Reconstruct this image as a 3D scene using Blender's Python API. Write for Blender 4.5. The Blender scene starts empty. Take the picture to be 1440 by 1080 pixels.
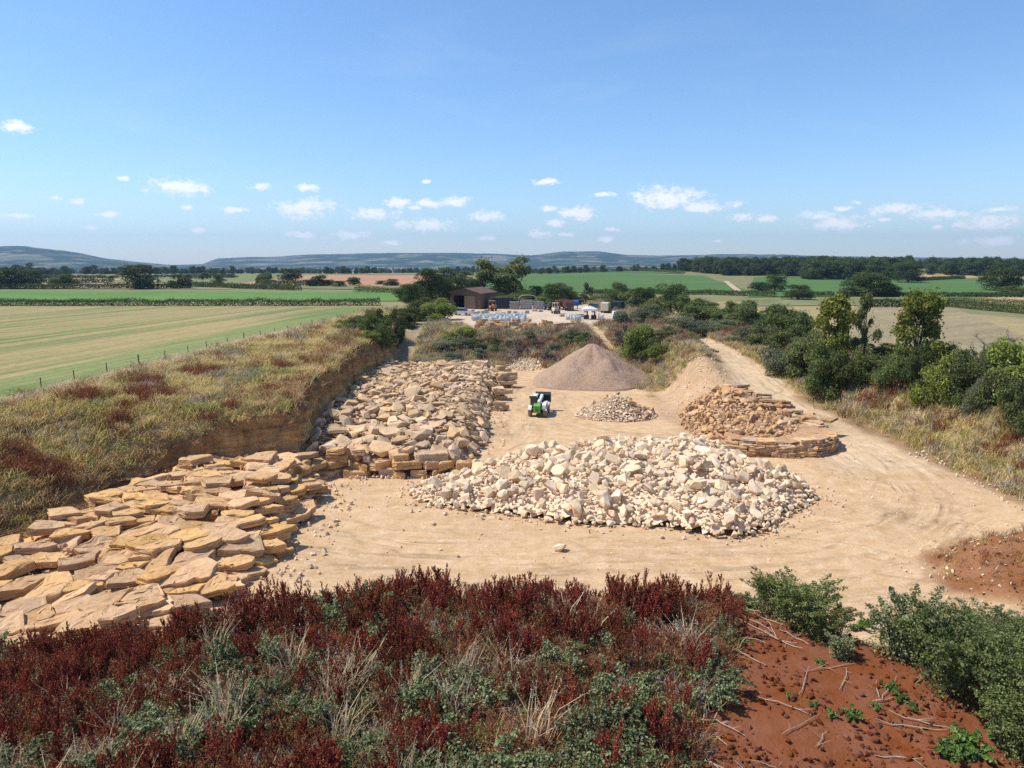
import bpy, bmesh, math, random
import numpy as np
from mathutils import Vector, Matrix, Euler

R = math.radians
SC = bpy.context.scene
COL = SC.collection
CAMZ, FPX, PITCH = 17.0, 998.0, R(9.67)
SUN_EL, SUN_AZ = R(55), R(-86)          # azimuth clockwise from +Y (away from the camera); the sun stands back left

# ------------------------------------------------------------------ helpers
def P(*a): return np.array(a, float)

def link(o):
    COL.objects.link(o); return o

def mesh_np(name, v, faces, mats=(), smooth=False, mi=None):
    """faces: list of int arrays (n,k) or one array"""
    me = bpy.data.meshes.new(name)
    v = np.asarray(v, np.float32)
    if isinstance(faces, np.ndarray): faces = [faces]
    faces = [np.asarray(f, np.int32) for f in faces if len(f)]
    me.vertices.add(len(v)); me.vertices.foreach_set('co', v.ravel())
    nl = sum(f.size for f in faces); npol = sum(len(f) for f in faces)
    me.loops.add(nl); me.polygons.add(npol)
    me.loops.foreach_set('vertex_index', np.concatenate([f.ravel() for f in faces]))
    st = []; s = 0
    for f in faces:
        st.append(s + np.arange(len(f)) * f.shape[1]); s += f.size
    me.polygons.foreach_set('loop_start', np.concatenate(st).astype(np.int32))
    if mi is not None: me.polygons.foreach_set('material_index', np.asarray(mi, np.int32))
    me.polygons.foreach_set('use_smooth', np.full(npol, smooth))
    for m in mats: me.materials.append(m)
    me.update(calc_edges=True); me.validate()
    return me

def obj(name, me, parent=None):
    o = bpy.data.objects.new(name, me); link(o)
    if parent: o.parent = parent
    return o

def tag(o, label=None, cat=None, group=None, kind=None):
    if label: o['label'] = label
    if cat: o['category'] = cat
    if group: o['group'] = group
    if kind: o['kind'] = kind
    elif cat: o['kind'] = 'thing'
    return o

def thing(name, label, cat, loc=(0, 0, 0), rz=0.0, group=None):
    o = bpy.data.objects.new(name, None); link(o)
    o.empty_display_size = 0.3
    o.location = loc; o.rotation_euler = (0, 0, rz)
    return tag(o, label, cat, group)

KIDS = {}
def part(name, me, parent, label=None):
    o = obj(name, me, parent)
    KIDS.setdefault(parent.name, []).append(o)
    if label: o['label'] = label
    return o

def dup(o, parent=None):
    c = o.copy(); link(c)
    if parent: c.parent = parent; KIDS.setdefault(parent.name, []).append(c)
    for ch in list(KIDS.get(o.name, [])): dup(ch, c)
    return c

class MB:
    """collects boxes, tubes, prisms into one mesh; faces carry a material index"""
    def __init__(s): s.v = []; s.f = []; s.m = []; s.n = 0
    def add(s, v, f, m=0, M=None):
        v = np.asarray(v, float)
        if M is not None:
            A = np.array(M); v = v @ A[:3, :3].T + A[:3, 3]
        s.v.append(v); s.f += [tuple(i + s.n for i in q) for q in f]; s.m += [m] * len(f); s.n += len(v)
        return s
    def box(s, c, d, m=0, M=None, bev=0.0, taper=1.0):
        x, y, z = np.array(d) / 2
        if bev > 0:
            b = min(bev, x * .9, y * .9, z * .9); rings = []
            for zz, ins in ((-z, b), (-z + b, 0), (z - b, 0), (z, b)):
                k = taper if zz > 0 else 1
                X, Y = (x - ins) * k, (y - ins) * k; e = b * .6
                rings.append([(-X + e, -Y, zz), (X - e, -Y, zz), (X, -Y + e, zz), (X, Y - e, zz), (X - e, Y, zz), (-X + e, Y, zz), (-X, Y - e, zz), (-X, -Y + e, zz)])
            v = np.array(sum(rings, [])) + c
            f = [tuple(range(7, -1, -1)), tuple(range(24, 32))]
            for r in range(3):
                for i in range(8):
                    j = (i + 1) % 8; f.append((r * 8 + i, r * 8 + j, r * 8 + 8 + j, r * 8 + 8 + i))
            return s.add(v, f, m, M)
        k = taper
        v = np.array([(-x, -y, -z), (x, -y, -z), (x, y, -z), (-x, y, -z), (-x * k, -y * k, z), (x * k, -y * k, z), (x * k, y * k, z), (-x * k, y * k, z)]) + c
        return s.add(v, [(3, 2, 1, 0), (4, 5, 6, 7), (0, 1, 5, 4), (1, 2, 6, 5), (2, 3, 7, 6), (3, 0, 4, 7)], m, M)
    def tube(s, pts, rad, n=6, m=0, caps=True):
        pts = [Vector(p) for p in pts]
        rad = [rad] * len(pts) if isinstance(rad, (int, float)) else rad
        v = []; up = Vector((0, 0, 1))
        for i, p in enumerate(pts):
            t = (pts[min(i + 1, len(pts) - 1)] - pts[max(i - 1, 0)]).normalized()
            a = t.cross(up)
            if a.length < .05: a = t.cross(Vector((1, 0, 0)))
            a.normalize(); b = t.cross(a)
            for k in range(n):
                w = 2 * math.pi * k / n
                v.append(p + (a * math.cos(w) + b * math.sin(w)) * rad[i])
        f = []
        for i in range(len(pts) - 1):
            for k in range(n):
                j = (k + 1) % n; f.append((i * n + k, i * n + j, i * n + n + j, i * n + n + k))
        if caps: f += [tuple(range(n)), tuple(range((len(pts) - 1) * n + n - 1, (len(pts) - 1) * n - 1, -1))]
        return s.add([tuple(q) for q in v], f, m)
    def prism(s, prof, x0, x1, m=0, axis='x', M=None):
        """profile of (a,b) pairs extruded along an axis"""
        n = len(prof); v = []
        for t in (x0, x1):
            for a, b in prof:
                v.append((t, a, b) if axis == 'x' else (a, t, b) if axis == 'y' else (a, b, t))
        f = [tuple(range(n - 1, -1, -1)), tuple(range(n, 2 * n))]
        for i in range(n):
            j = (i + 1) % n; f.append((i, j, n + j, n + i))
        return s.add(v, f, m, M)
    def wheel(s, c, r, w, m=0, n=20, axis='x', inner=0.0):
        cx, cy, cz = c; v = []
        prof = [(inner, -w * .5), (r * .86, -w * .5), (r, -w * .34), (r, w * .34), (r * .86, w * .5), (inner, w * .5)]
        k = len(prof)
        for i in range(n):
            a = 2 * math.pi * i / n
            for rr, t in prof:
                v.append((cx + t, cy + rr * math.cos(a), cz + rr * math.sin(a)) if axis == 'x' else (cx + rr * math.cos(a), cy + t, cz + rr * math.sin(a)))
        f = []
        for i in range(n):
            j = (i + 1) % n
            for q in range(k - 1): f.append((i * k + q, j * k + q, j * k + q + 1, i * k + q + 1))
        return s.add(v, f, m)
    def mesh(s, name, mats, smooth=False):
        me = bpy.data.meshes.new(name)
        me.from_pydata(np.concatenate(s.v).tolist(), [], s.f)
        for m in mats: me.materials.append(m)
        me.polygons.foreach_set('material_index', s.m)
        bm = bmesh.new(); bm.from_mesh(me); bmesh.ops.recalc_face_normals(bm, faces=bm.faces); bm.to_mesh(me); bm.free()
        if smooth: me.shade_smooth()
        me.update(); return me

def ss(a, b, x):
    t = np.clip((x - a) / (b - a), 0, 1); return t * t * (3 - 2 * t)

def vnoise(x, y, seed=0):
    x = np.asarray(x, float); y = np.asarray(y, float)
    xi = np.floor(x).astype(np.int64); yi = np.floor(y).astype(np.int64)
    fx = x - xi; fy = y - yi
    fx = fx * fx * (3 - 2 * fx); fy = fy * fy * (3 - 2 * fy)
    def h(i, j):
        n = (i * 374761393 + j * 668265263 + seed * 974634777) & 0x7fffffff
        n = ((n ^ (n >> 13)) * 1274126177) & 0x7fffffff
        return ((n ^ (n >> 16)) & 0xffff) / 65535.0
    return (h(xi, yi) * (1 - fx) + h(xi + 1, yi) * fx) * (1 - fy) + (h(xi, yi + 1) * (1 - fx) + h(xi + 1, yi + 1) * fx) * fy

def fbm(x, y, seed=0, o=4):
    s = 0; a = .5; t = 0
    for k in range(o):
        s = s + a * vnoise(x * 2 ** k, y * 2 ** k, seed + k * 17); t += a; a *= .5
    return s / t - .5

def ray(px, py):
    u = (px - 720) / FPX; v = (540 - py) / FPX
    return np.array([u, math.cos(PITCH) + v * math.sin(PITCH), -math.sin(PITCH) + v * math.cos(PITCH)])

# ------------------------------------------------------------------ the lie of the land
def I(y, ys, vs): return np.interp(y, ys, vs)
XB_Y = [-50, 10, 20, 30, 44, 52, 56, 59, 64, 72, 81, 90, 112, 123, 150, 165]
XB_V = [-42, -34, -32, -30.5, -27.5, -25, -17, -17.4, -18.6, -19.0, -19.4, -19.9, -20.4, -20.8, -21.5, -22]
HC_Y = [20, 30, 44, 50, 54, 56, 72, 110, 150]
HC_V = [.8, 1.0, 1.6, 2.4, 4.2, 5.0, 5.2, 5.6, 6.0]
FX_Y = [-50, 40, 62, 72, 90, 126, 150, 170]
FX_V = [-44, -39.6, -37.8, -37, -35.2, -31, -28.6, -27]
ZR_Y = [50, 60, 68, 75, 82, 90, 100, 110, 130]
ZR_V = [0, .15, .5, 1.3, 2.3, 3.4, 4.3, 4.9, 5.0]
def xb_(y): return I(y, XB_Y, XB_V)
def xf_(y): return I(y, FX_Y, FX_V)
def zr_(y): return I(y, ZR_Y, ZR_V)
def rright_(y): return I(y, [30, 45, 58, 68, 80, 110], [36, 37, 37.2, 36, 33.4, 32.6])

def far_(x, y):
    r = np.hypot(x, y)
    z = -19 * ss(350, 2600, r)
    z = z + 9 * np.exp(-((x - 450) / 270) ** 2 - ((y - 860) / 270) ** 2)
    z = z + 2.5 * np.exp(-((x - 190) / 170) ** 2 - ((y - 640) / 200) ** 2)
    z = z + fbm(x / 260, y / 260, 5, 3) * 5 * ss(260, 900, r)
    return z

def H(x, y):
    x = np.asarray(x, float); y = np.asarray(y, float)
    plane = 6.5 - 1.5 * ss(-24, -15, x)
    n1 = fbm(x / 5, y / 5, 1, 4); n2 = fbm(x / 1.3, y / 1.3, 2, 3)
    # left face and grassy slope
    xb = xb_(y) + 1.3 * fbm(y / 4.5, y * 0 + 3.3, 7, 4) + n2 * 1.1
    hc = I(y, HC_Y, HC_V) + 1.2 * fbm(y / 7, x * 0 + 9.1, 8, 3)
    w = I(y, [30, 50, 56, 165], [2.2, 1.9, 1.0, 1.5])
    d = xb - x
    xf = xf_(y)
    cl = np.clip(d / w, 0, 1)
    cl = np.where(cl > 0, .18 * (cl > 0) + .82 * cl ** .8, 0) * np.clip(d / .12, 0, 1)
    up = np.clip((d - w) / np.maximum(xb - w - xf, 1), 0, 1)
    hl = hc * cl + (6.5 - hc) * up ** .8 + n1 * .8 * (up > 0) * (1 - ss(.75, 1, up))
    hl = np.where(d > 0, hl, 0)
    # right: talus, haul road, verge
    zr = zr_(y)
    edge = rright_(y) + n1 * .8
    tal = ss(18.3 + n1 * 2, 25.6, x) * zr
    verge = zr + (5.2 - zr) * ss(edge, edge + 8.5, x) + (n1 * .7 + n2 * .25) * ss(edge, edge + 1.5, x)
    hump = 1.5 * np.exp(-((x - 24.6) / 2.3) ** 2) * ss(80, 92, y) * (1 - ss(125, 135, y))
    hr = np.where(x < edge, tal + hump + n1 * .35 * ss(17, 20, x) * (1 - ss(26, 28, x)), verge)
    # back slope up to the yard
    yf = I(x, [-30, 9, 14, 30], [116, 115, 100, 100]); yt = I(x, [-30, 9, 14, 30], [139, 138, 136, 136])
    hb = 5 * ss(yf, yt, y + n1 * 3) + n1 * 1.2 * ss(yf, yf + 3, y) * (1 - ss(yt - 4, yt, y)) * (1 - ss(11, 14, x))
    # bank under the camera
    xr = 6.6 + (18 - y) * 1.2
    zc = I(x, [-60, -30, -20, -12, -6, 0, 5, 12, 60], [4.8, 4.9, 5.2, 6.1, 7.4, 7.85, 7.8, 7.6, 7.6])
    zc = zc - np.clip((x - xr) * .74, 0, 99); shelf = ss(1.5, 4.5, x - xr); zc = np.maximum(zc, 4.9 + n1 * .8 - .05 * np.clip(x - 12, 0, 40))
    zc = zc + n1 * .55 + n2 * .16
    hf = np.clip(np.minimum(zc, .64 * (17.8 + 2.6 * shelf + zc / .64 + n1 * 1.4 - y)), 0, 99)
    flr = n1 * .22 + n2 * .05
    # red soil mound by the right bank
    hm = 2.1 * np.clip(1 - ((x - 30) / 6.2) ** 2 - ((y - 36.5) / 5) ** 2, 0, 1) * (1 + n2 * .5)
    pit = np.maximum.reduce([hl, hr, hb, hf, hm + 0 * x]) + flr * .6
    near = (1 - ss(150, 200, y)) * (1 - ss(90, 140, np.abs(x))) * ss(-120, -60, y)
    wall = ss(1.0, 3.0, plane - pit)          # outside the pit fall back to the plane
    z = pit * near + plane * (1 - near)
    return z + far_(x, y)

def proj(x, y, z):
    dz = z - CAMZ; c, q = math.cos(PITCH), math.sin(PITCH)
    f = y * c - dz * q; u = y * q + dz * c
    return 720 + FPX * x / f, 540 - FPX * u / f

def Hs(x, y): return float(H(np.array([x]), np.array([y]))[0])

def G(px, py, dmax=4000):
    """ground point seen at a place of the photograph"""
    d = ray(px, py)
    t = np.concatenate([np.arange(8, 220, .25), np.arange(220, dmax, 3)])
    z = CAMZ + d[2] * t; h = H(d[0] * t, d[1] * t)
    k = int(np.argmax(z < h))
    if z[k] >= h[k]: k = len(t) - 1
    return np.array([d[0] * t[k], d[1] * t[k], h[k]])

def at(px, D): return (px - 720) / FPX * D * 1.0 / math.cos(PITCH) * .985     # x of a picture column at ground distance D

def ztop(py, D):
    return CAMZ - D * math.tan(PITCH + math.atan((py - 540) / FPX))
# ------------------------------------------------------------------ materials
def nt(m):
    m.use_nodes = True; t = m.node_tree; t.nodes.clear(); return t
def N(t, ty, **k):
    n = t.nodes.new(ty)
    for a, b in k.items():
        if a in n.bl_rna.properties.keys(): setattr(n, a, b)
        else: n.inputs[a].default_value = b
    return n
def L(t, a, b): t.links.new(a, b)
def c4(c): return (c[0], c[1], c[2], 1)

def ramp(t, src, stops):
    r = N(t, 'ShaderNodeValToRGB'); e = r.color_ramp.elements
    while len(e) < len(stops): e.new(.5)
    for q, (p, c) in zip(e, stops): q.position = p; q.color = c4(c)
    L(t, src, r.inputs[0]); return r.outputs[0]

def noise(t, vec, scale, detail=4, rough=.55, dist=0.0):
    n = N(t, 'ShaderNodeTexNoise'); n.inputs['Scale'].default_value = scale; n.inputs['Detail'].default_value = detail
    n.inputs['Roughness'].default_value = rough; n.inputs['Distortion'].default_value = dist
    if vec is not None: L(t, vec, n.inputs['Vector'])
    return n.outputs['Fac']

def math_(t, op, a, b=None, c=None, clamp=False):
    n = N(t, 'ShaderNodeMath', operation=op); n.use_clamp = clamp
    for i, q in enumerate((a, b, c)):
        if q is None: continue
        if isinstance(q, (int, float)): n.inputs[i].default_value = q
        else: L(t, q, n.inputs[i])
    return n.outputs[0]

def mixc(t, fac, a, b, mode='MIX'):
    n = N(t, 'ShaderNodeMix', data_type='RGBA', blend_type=mode)
    for i, q in ((0, fac), (6, a), (7, b)):
        if isinstance(q, (int, float)): n.inputs[i].default_value = q
        elif isinstance(q, tuple): n.inputs[i].default_value = c4(q)
        else: L(t, q, n.inputs[i])
    return n.outputs[2]

def surface(t, col, rough=.9, bump=None, bstr=.5, bdist=.1, metal=0.0, spec=.25):
    b = N(t, 'ShaderNodeBsdfPrincipled'); o = N(t, 'ShaderNodeOutputMaterial')
    if isinstance(col, tuple): b.inputs['Base Color'].default_value = c4(col)
    else: L(t, col, b.inputs['Base Color'])
    b.inputs['Roughness'].default_value = rough; b.inputs['Metallic'].default_value = metal
    b.inputs['Specular IOR Level'].default_value = spec
    if bump is not None:
        q = N(t, 'ShaderNodeBump'); q.inputs['Strength'].default_value = bstr; q.inputs['Distance'].default_value = bdist
        L(t, bump, q.inputs['Height']); L(t, q.outputs[0], b.inputs['Normal'])
    L(t, b.outputs[0], o.inputs[0]); return b

def plain(name, c, rough=.6, metal=0.0, var=.25, scale=6.0, spec=.4, dirt=None):
    m = bpy.data.materials.new(name); t = nt(m)
    tc = N(t, 'ShaderNodeTexCoord'); f = noise(t, tc.outputs['Object'], scale, 5)
    col = mixc(t, f, tuple(x * (1 - var) for x in c), tuple(min(1, x * (1 + var)) for x in c))
    if dirt:
        g = noise(t, tc.outputs['Object'], scale * .5, 6)
        g = math_(t, 'MULTIPLY', math_(t, 'SUBTRACT', g, .42), 3.5, clamp=True)
        col = mixc(t, math_(t, 'MULTIPLY', g, .55), col, dirt)
    surface(t, col, rough, f, .15, .02, metal, spec); return m

def leafmat(name, cols, trans=.3, orand=.25, rough=.6, hue=(.487, .503)):
    """cols: ramp of leaf colours, one taken per leaf"""
    m = bpy.data.materials.new(name); t = nt(m)
    g = N(t, 'ShaderNodeNewGeometry'); oi = N(t, 'ShaderNodeObjectInfo')
    n = len(cols)
    c = ramp(t, g.outputs['Random Per Island'], [(i / max(1, n - 1), q) for i, q in enumerate(cols)])
    k = math_(t, 'MULTIPLY_ADD', oi.outputs['Random'], 2 * orand, 1 - orand)
    hs = N(t, 'ShaderNodeHueSaturation'); L(t, k, hs.inputs['Value'])
    L(t, math_(t, 'MULTIPLY_ADD', math_(t, 'FRACT', math_(t, 'MULTIPLY', oi.outputs['Random'], 13.7)), hue[1] - hue[0], hue[0]), hs.inputs['Hue']); L(t, c, hs.inputs['Color'])
    b = N(t, 'ShaderNodeBsdfPrincipled'); b.inputs['Roughness'].default_value = .8; b.inputs['Specular IOR Level'].default_value = .1
    L(t, hs.outputs[0], b.inputs['Base Color'])
    tr = N(t, 'ShaderNodeBsdfTranslucent'); L(t, hs.outputs[0], tr.inputs[0])
    mx = N(t, 'ShaderNodeMixShader'); mx.inputs[0].default_value = trans
    L(t, b.outputs[0], mx.inputs[1]); L(t, tr.outputs[0], mx.inputs[2])
    o = N(t, 'ShaderNodeOutputMaterial'); L(t, mx.outputs[0], o.inputs[0]); return m

def rockmat(name, ca, cb, cc, scale=1.0, bstr=.55, strata=0.0, orand=.22):
    """broken limestone: base tones ca..cb, stains cc"""
    m = bpy.data.materials.new(name); t = nt(m)
    tc = N(t, 'ShaderNodeTexCoord'); g = N(t, 'ShaderNodeNewGeometry'); oi = N(t, 'ShaderNodeObjectInfo')
    off = N(t, 'ShaderNodeVectorMath', operation='MULTIPLY_ADD'); L(t, oi.outputs['Random'], off.inputs[0]); off.inputs[1].default_value = (57, 31, 83); L(t, tc.outputs['Object'], off.inputs[2])
    v = off.outputs[0]
    f1 = noise(t, v, 1.3 * scale, 6, .6); f2 = noise(t, v, 5 * scale, 6, .65); f3 = noise(t, v, 22 * scale, 4, .7)
    col = mixc(t, math_(t, 'MULTIPLY_ADD', f1, 1.8, -.4, True), ca, cb)
    st = math_(t, 'MULTIPLY', math_(t, 'SUBTRACT', f2, .53), 4.5, clamp=True)
    col = mixc(t, math_(t, 'MULTIPLY', st, .6), col, cc)
    pit = math_(t, 'MULTIPLY', math_(t, 'SUBTRACT', .42, f3), 5, clamp=True)
    col = mixc(t, math_(t, 'MULTIPLY', pit, .45), col, tuple(x * .45 for x in cc))
    rnd = math_(t, 'FRACT', math_(t, 'ADD', oi.outputs['Random'], g.outputs['Random Per Island']))
    hs = N(t, 'ShaderNodeHueSaturation'); L(t, col, hs.inputs['Color'])
    L(t, math_(t, 'MULTIPLY_ADD', rnd, 2 * orand, 1 - orand), hs.inputs['Value'])
    r2 = math_(t, 'FRACT', math_(t, 'MULTIPLY', rnd, 7.31))
    L(t, math_(t, 'MULTIPLY_ADD', r2, .22, .92), hs.inputs['Saturation'])
    L(t, math_(t, 'MULTIPLY_ADD', r2, .005, .4962), hs.inputs['Hue'])
    bh = math_(t, 'ADD', math_(t, 'MULTIPLY', f2, 1.0), math_(t, 'MULTIPLY', f3, .35))
    surface(t, hs.outputs[0], .92, bh, bstr, .12 / scale, spec=.15); return m

def groundmat():
    """land: base tone per place (attribute Tone), driving streaks along the haul routes (attribute Track)"""
    m = bpy.data.materials.new('earth'); t = nt(m)
    a = N(t, 'ShaderNodeAttribute', attribute_name='Tone'); tr = N(t, 'ShaderNodeAttribute', attribute_name='Track')
    g = N(t, 'ShaderNodeNewGeometry'); pos = g.outputs['Position']
    f1 = noise(t, pos, .12, 5, .6); f2 = noise(t, pos, .9, 6, .62); f3 = noise(t, pos, 6, 5, .7); f4 = noise(t, pos, 26, 3, .7)
    k = math_(t, 'ADD', math_(t, 'MULTIPLY', f1, .5), math_(t, 'ADD', math_(t, 'MULTIPLY', f2, .5), math_(t, 'MULTIPLY', f3, .42)))
    k = math_(t, 'MULTIPLY_ADD', math_(t, 'SUBTRACT', k, .71), 1.25, 1.0)
    hs = N(t, 'ShaderNodeHueSaturation'); L(t, a.outputs['Color'], hs.inputs['Color']); L(t, k, hs.inputs['Value'])
    L(t, math_(t, 'MULTIPLY_ADD', f2, -.5, 1.25), hs.inputs['Saturation'])
    # tyre streaks: long noise along the route, fine across it
    sx = N(t, 'ShaderNodeSeparateXYZ'); L(t, tr.outputs['Vector'], sx.inputs[0])
    cv = N(t, 'ShaderNodeCombineXYZ'); L(t, math_(t, 'MULTIPLY', sx.outputs[0], 2.6), cv.inputs[0]); L(t, math_(t, 'MULTIPLY', sx.outputs[1], .07), cv.inputs[1])
    s1 = noise(t, cv.outputs[0], 1.0, 4, .6, .3)
    cv2 = N(t, 'ShaderNodeCombineXYZ'); L(t, math_(t, 'MULTIPLY', sx.outputs[0], 9.0), cv2.inputs[0]); L(t, math_(t, 'MULTIPLY', sx.outputs[1], .25), cv2.inputs[1])
    s2 = noise(t, cv2.outputs[0], 1.0, 3, .6, .3)
    st = math_(t, 'ADD', math_(t, 'MULTIPLY', math_(t, 'SUBTRACT', s1, .5), 1.1), math_(t, 'MULTIPLY', math_(t, 'SUBTRACT', s2, .5), 1.1))
    brk = math_(t, 'MULTIPLY_ADD', noise(t, pos, .22, 5, .65, 1.2), 4.2, -1.85, True)
    st = math_(t, 'MULTIPLY', math_(t, 'MULTIPLY', st, sx.outputs[2]), math_(t, 'MULTIPLY_ADD', brk, 1.15, .10))
    # crisp wheel ruts that wander along the route
    wv = N(t, 'ShaderNodeCombineXYZ'); L(t, math_(t, 'MULTIPLY', sx.outputs[1], .045), wv.inputs[1]); L(t, math_(t, 'MULTIPLY', sx.outputs[0], .05), wv.inputs[0])
    wn = noise(t, wv.outputs[0], 1.0, 3, .55)
    uu = math_(t, 'FRACT', math_(t, 'ADD', math_(t, 'MULTIPLY', sx.outputs[0], .46), math_(t, 'MULTIPLY', wn, 4.5)))
    rut = math_(t, 'SUBTRACT', 1.0, math_(t, 'MULTIPLY', math_(t, 'ABSOLUTE', math_(t, 'SUBTRACT', uu, .5)), 7.0), clamp=True)
    uu2 = math_(t, 'FRACT', math_(t, 'ADD', math_(t, 'MULTIPLY', sx.outputs[0], .31), math_(t, 'MULTIPLY', wn, -7.0)))
    rut2 = math_(t, 'SUBTRACT', 1.0, math_(t, 'MULTIPLY', math_(t, 'ABSOLUTE', math_(t, 'SUBTRACT', uu2, .5)), 9.0), clamp=True)
    rm = math_(t, 'MULTIPLY', math_(t, 'SUBTRACT', noise(t, pos, .13, 5, .7, 1.0), .43), 6, clamp=True)
    rut = math_(t, 'MULTIPLY', math_(t, 'MULTIPLY', math_(t, 'MAXIMUM', rut, rut2), rm), math_(t, 'MULTIPLY', sx.outputs[2], math_(t, 'MULTIPLY_ADD', f4, 1.4, .3)))
    st = math_(t, 'SUBTRACT', st, math_(t, 'MULTIPLY', rut, .34))
    lv = math_(t, 'ADD', 1.0, st)
    mul = N(t, 'ShaderNodeVectorMath', operation='SCALE'); L(t, hs.outputs[0], mul.inputs[0]); L(t, lv, mul.inputs[3])
    col = mul.outputs[0]
    # pale chalky scuffs and crumbs on the bare floor
    sc = math_(t, 'MULTIPLY', math_(t, 'SUBTRACT', noise(t, pos, 1.7, 7, .7, 1.2), .575), 9, clamp=True)
    sc = math_(t, 'MULTIPLY', sc, math_(t, 'MULTIPLY', a.outputs['Alpha'], .8))
    col = mixc(t, sc, col, (.74, .58, .42))
    dk = math_(t, 'MULTIPLY', math_(t, 'SUBTRACT', f4, .62), 6, clamp=True)
    col = mixc(t, math_(t, 'MULTIPLY', dk, .35), col, (.25, .14, .07))
    bh = math_(t, 'ADD', math_(t, 'MULTIPLY', f3, .6), math_(t, 'ADD', math_(t, 'MULTIPLY', f2, 1.0), math_(t, 'MULTIPLY', f4, .18)))
    bh = math_(t, 'ADD', bh, math_(t, 'MULTIPLY', st, .5))
    surface(t, col, .95, bh, .45, .25, spec=.1); return m

def facemat():
    """quarry face: layered orange rock with soil and stains, beds by height"""
    m = bpy.data.materials.new('layered_rock'); t = nt(m)
    g = N(t, 'ShaderNodeNewGeometry'); pos = g.outputs['Position']
    a = N(t, 'ShaderNodeAttribute', attribute_name='Tone')
    sc = N(t, 'ShaderNodeMapping'); sc.inputs['Scale'].default_value = (.35, .35, 2.6); L(t, pos, sc.inputs[0])
    b1 = noise(t, sc.outputs[0], 1.0, 6, .6); f2 = noise(t, pos, 1.6, 7, .68); f3 = noise(t, pos, 9, 5, .7)
    sv = N(t, 'ShaderNodeMapping'); sv.inputs['Scale'].default_value = (1.5, 1.5, .35); L(t, pos, sv.inputs[0])
    v1 = noise(t, sv.outputs[0], 1.0, 6, .65)
    k = math_(t, 'ADD', math_(t, 'MULTIPLY', math_(t, 'SUBTRACT', b1, .5), 1.6), math_(t, 'MULTIPLY', math_(t, 'SUBTRACT', v1, .5), 1.5))
    k = math_(t, 'ADD', k, math_(t, 'MULTIPLY', math_(t, 'SUBTRACT', f3, .5), .9))
    lv = math_(t, 'ADD', 1.0, k)
    mul = N(t, 'ShaderNodeVectorMath', operation='SCALE'); L(t, a.outputs['Color'], mul.inputs[0]); L(t, lv, mul.inputs[3])
    s = math_(t, 'MULTIPLY', math_(t, 'SUBTRACT', f2, .52), 5, clamp=True)
    col = mixc(t, math_(t, 'MULTIPLY', s, .6), mul.outputs[0], (.15, .075, .03))
    bh = math_(t, 'ADD', b1, math_(t, 'ADD', v1, math_(t, 'MULTIPLY', f3, .4)))
    surface(t, col, .95, bh, 1.0, .45, spec=.1); return m

def fieldmat(name, ca, cb, ang=0.0, freq=.35, along=.012, amount=1.0, rows=0.0, cc=None):
    """farmland: long streaks in the direction of working"""
    m = bpy.data.materials.new(name); t = nt(m)
    g = N(t, 'ShaderNodeNewGeometry')
    mp = N(t, 'ShaderNodeMapping'); mp.inputs['Rotation'].default_value = (0, 0, ang); L(t, g.outputs['Position'], mp.inputs[0])
    s = N(t, 'ShaderNodeMapping'); s.inputs['Scale'].default_value = (freq, along, .05); L(t, mp.outputs[0], s.inputs[0])
    f = noise(t, s.outputs[0], 1.0, 5, .62); f2 = noise(t, g.outputs['Position'], .03, 4); f3 = noise(t, g.outputs['Position'], 1.1, 5, .7)
    k = math_(t, 'MULTIPLY_ADD', math_(t, 'SUBTRACT', f, .5), 3.0 * amount, .5)
    k = math_(t, 'ADD', k, math_(t, 'MULTIPLY', math_(t, 'SUBTRACT', f2, .5), 1.3), clamp=True)
    col = mixc(t, k, ca, cb)
    lv = math_(t, 'MULTIPLY_ADD', math_(t, 'SUBTRACT', f3, .5), .8, 1.0)
    if rows:
        sx = N(t, 'ShaderNodeSeparateXYZ'); L(t, mp.outputs[0], sx.inputs[0])
        w = math_(t, 'SINE', math_(t, 'MULTIPLY', sx.outputs[0], rows))
        lv = math_(t, 'ADD', lv, math_(t, 'MULTIPLY', w, .12))
    mul = N(t, 'ShaderNodeVectorMath', operation='SCALE'); L(t, col, mul.inputs[0]); L(t, lv, mul.inputs[3])
    col = mul.outputs[0]
    if cc:
        q = math_(t, 'MULTIPLY', math_(t, 'SUBTRACT', noise(t, g.outputs['Position'], .05, 5), .55), 6, clamp=True)
        col = mixc(t, math_(t, 'MULTIPLY', q, .7), col, cc)
    surface(t, col, .95, f3, .6, .4, spec=.1); return m

def hillmat():
    m = bpy.data.materials.new('downland'); t = nt(m)
    g = N(t, 'ShaderNodeNewGeometry'); pos = g.outputs['Position']
    a = N(t, 'ShaderNodeAttribute', attribute_name='Tone')
    f = noise(t, pos, .0035, 6, .6); f2 = noise(t, pos, .02, 5, .6)
    wood = math_(t, 'MULTIPLY', math_(t, 'SUBTRACT', math_(t, 'ADD', math_(t, 'MULTIPLY', f, .8), math_(t, 'MULTIPLY', f2, .2)), .44), 14, clamp=True)
    v = N(t, 'ShaderNodeTexVoronoi'); v.inputs['Scale'].default_value = .0045; L(t, pos, v.inputs['Vector'])
    fld = ramp(t, N_sep(t, v.outputs['Color']), [(0, (.17, .15, .09)), (.35, (.09, .11, .05)), (.6, (.25, .21, .13)), (1, (.07, .10, .045))])
    col = mixc(t, math_(t, 'MULTIPLY', wood, a.outputs['Alpha']), fld, (.028, .05, .02))
    surface(t, col, 1.0, f2, 1.0, 6, spec=.0); return m

def N_sep(t, c):
    s = N(t, 'ShaderNodeSeparateColor'); L(t, c, s.inputs[0]); return s.outputs[0]
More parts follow.
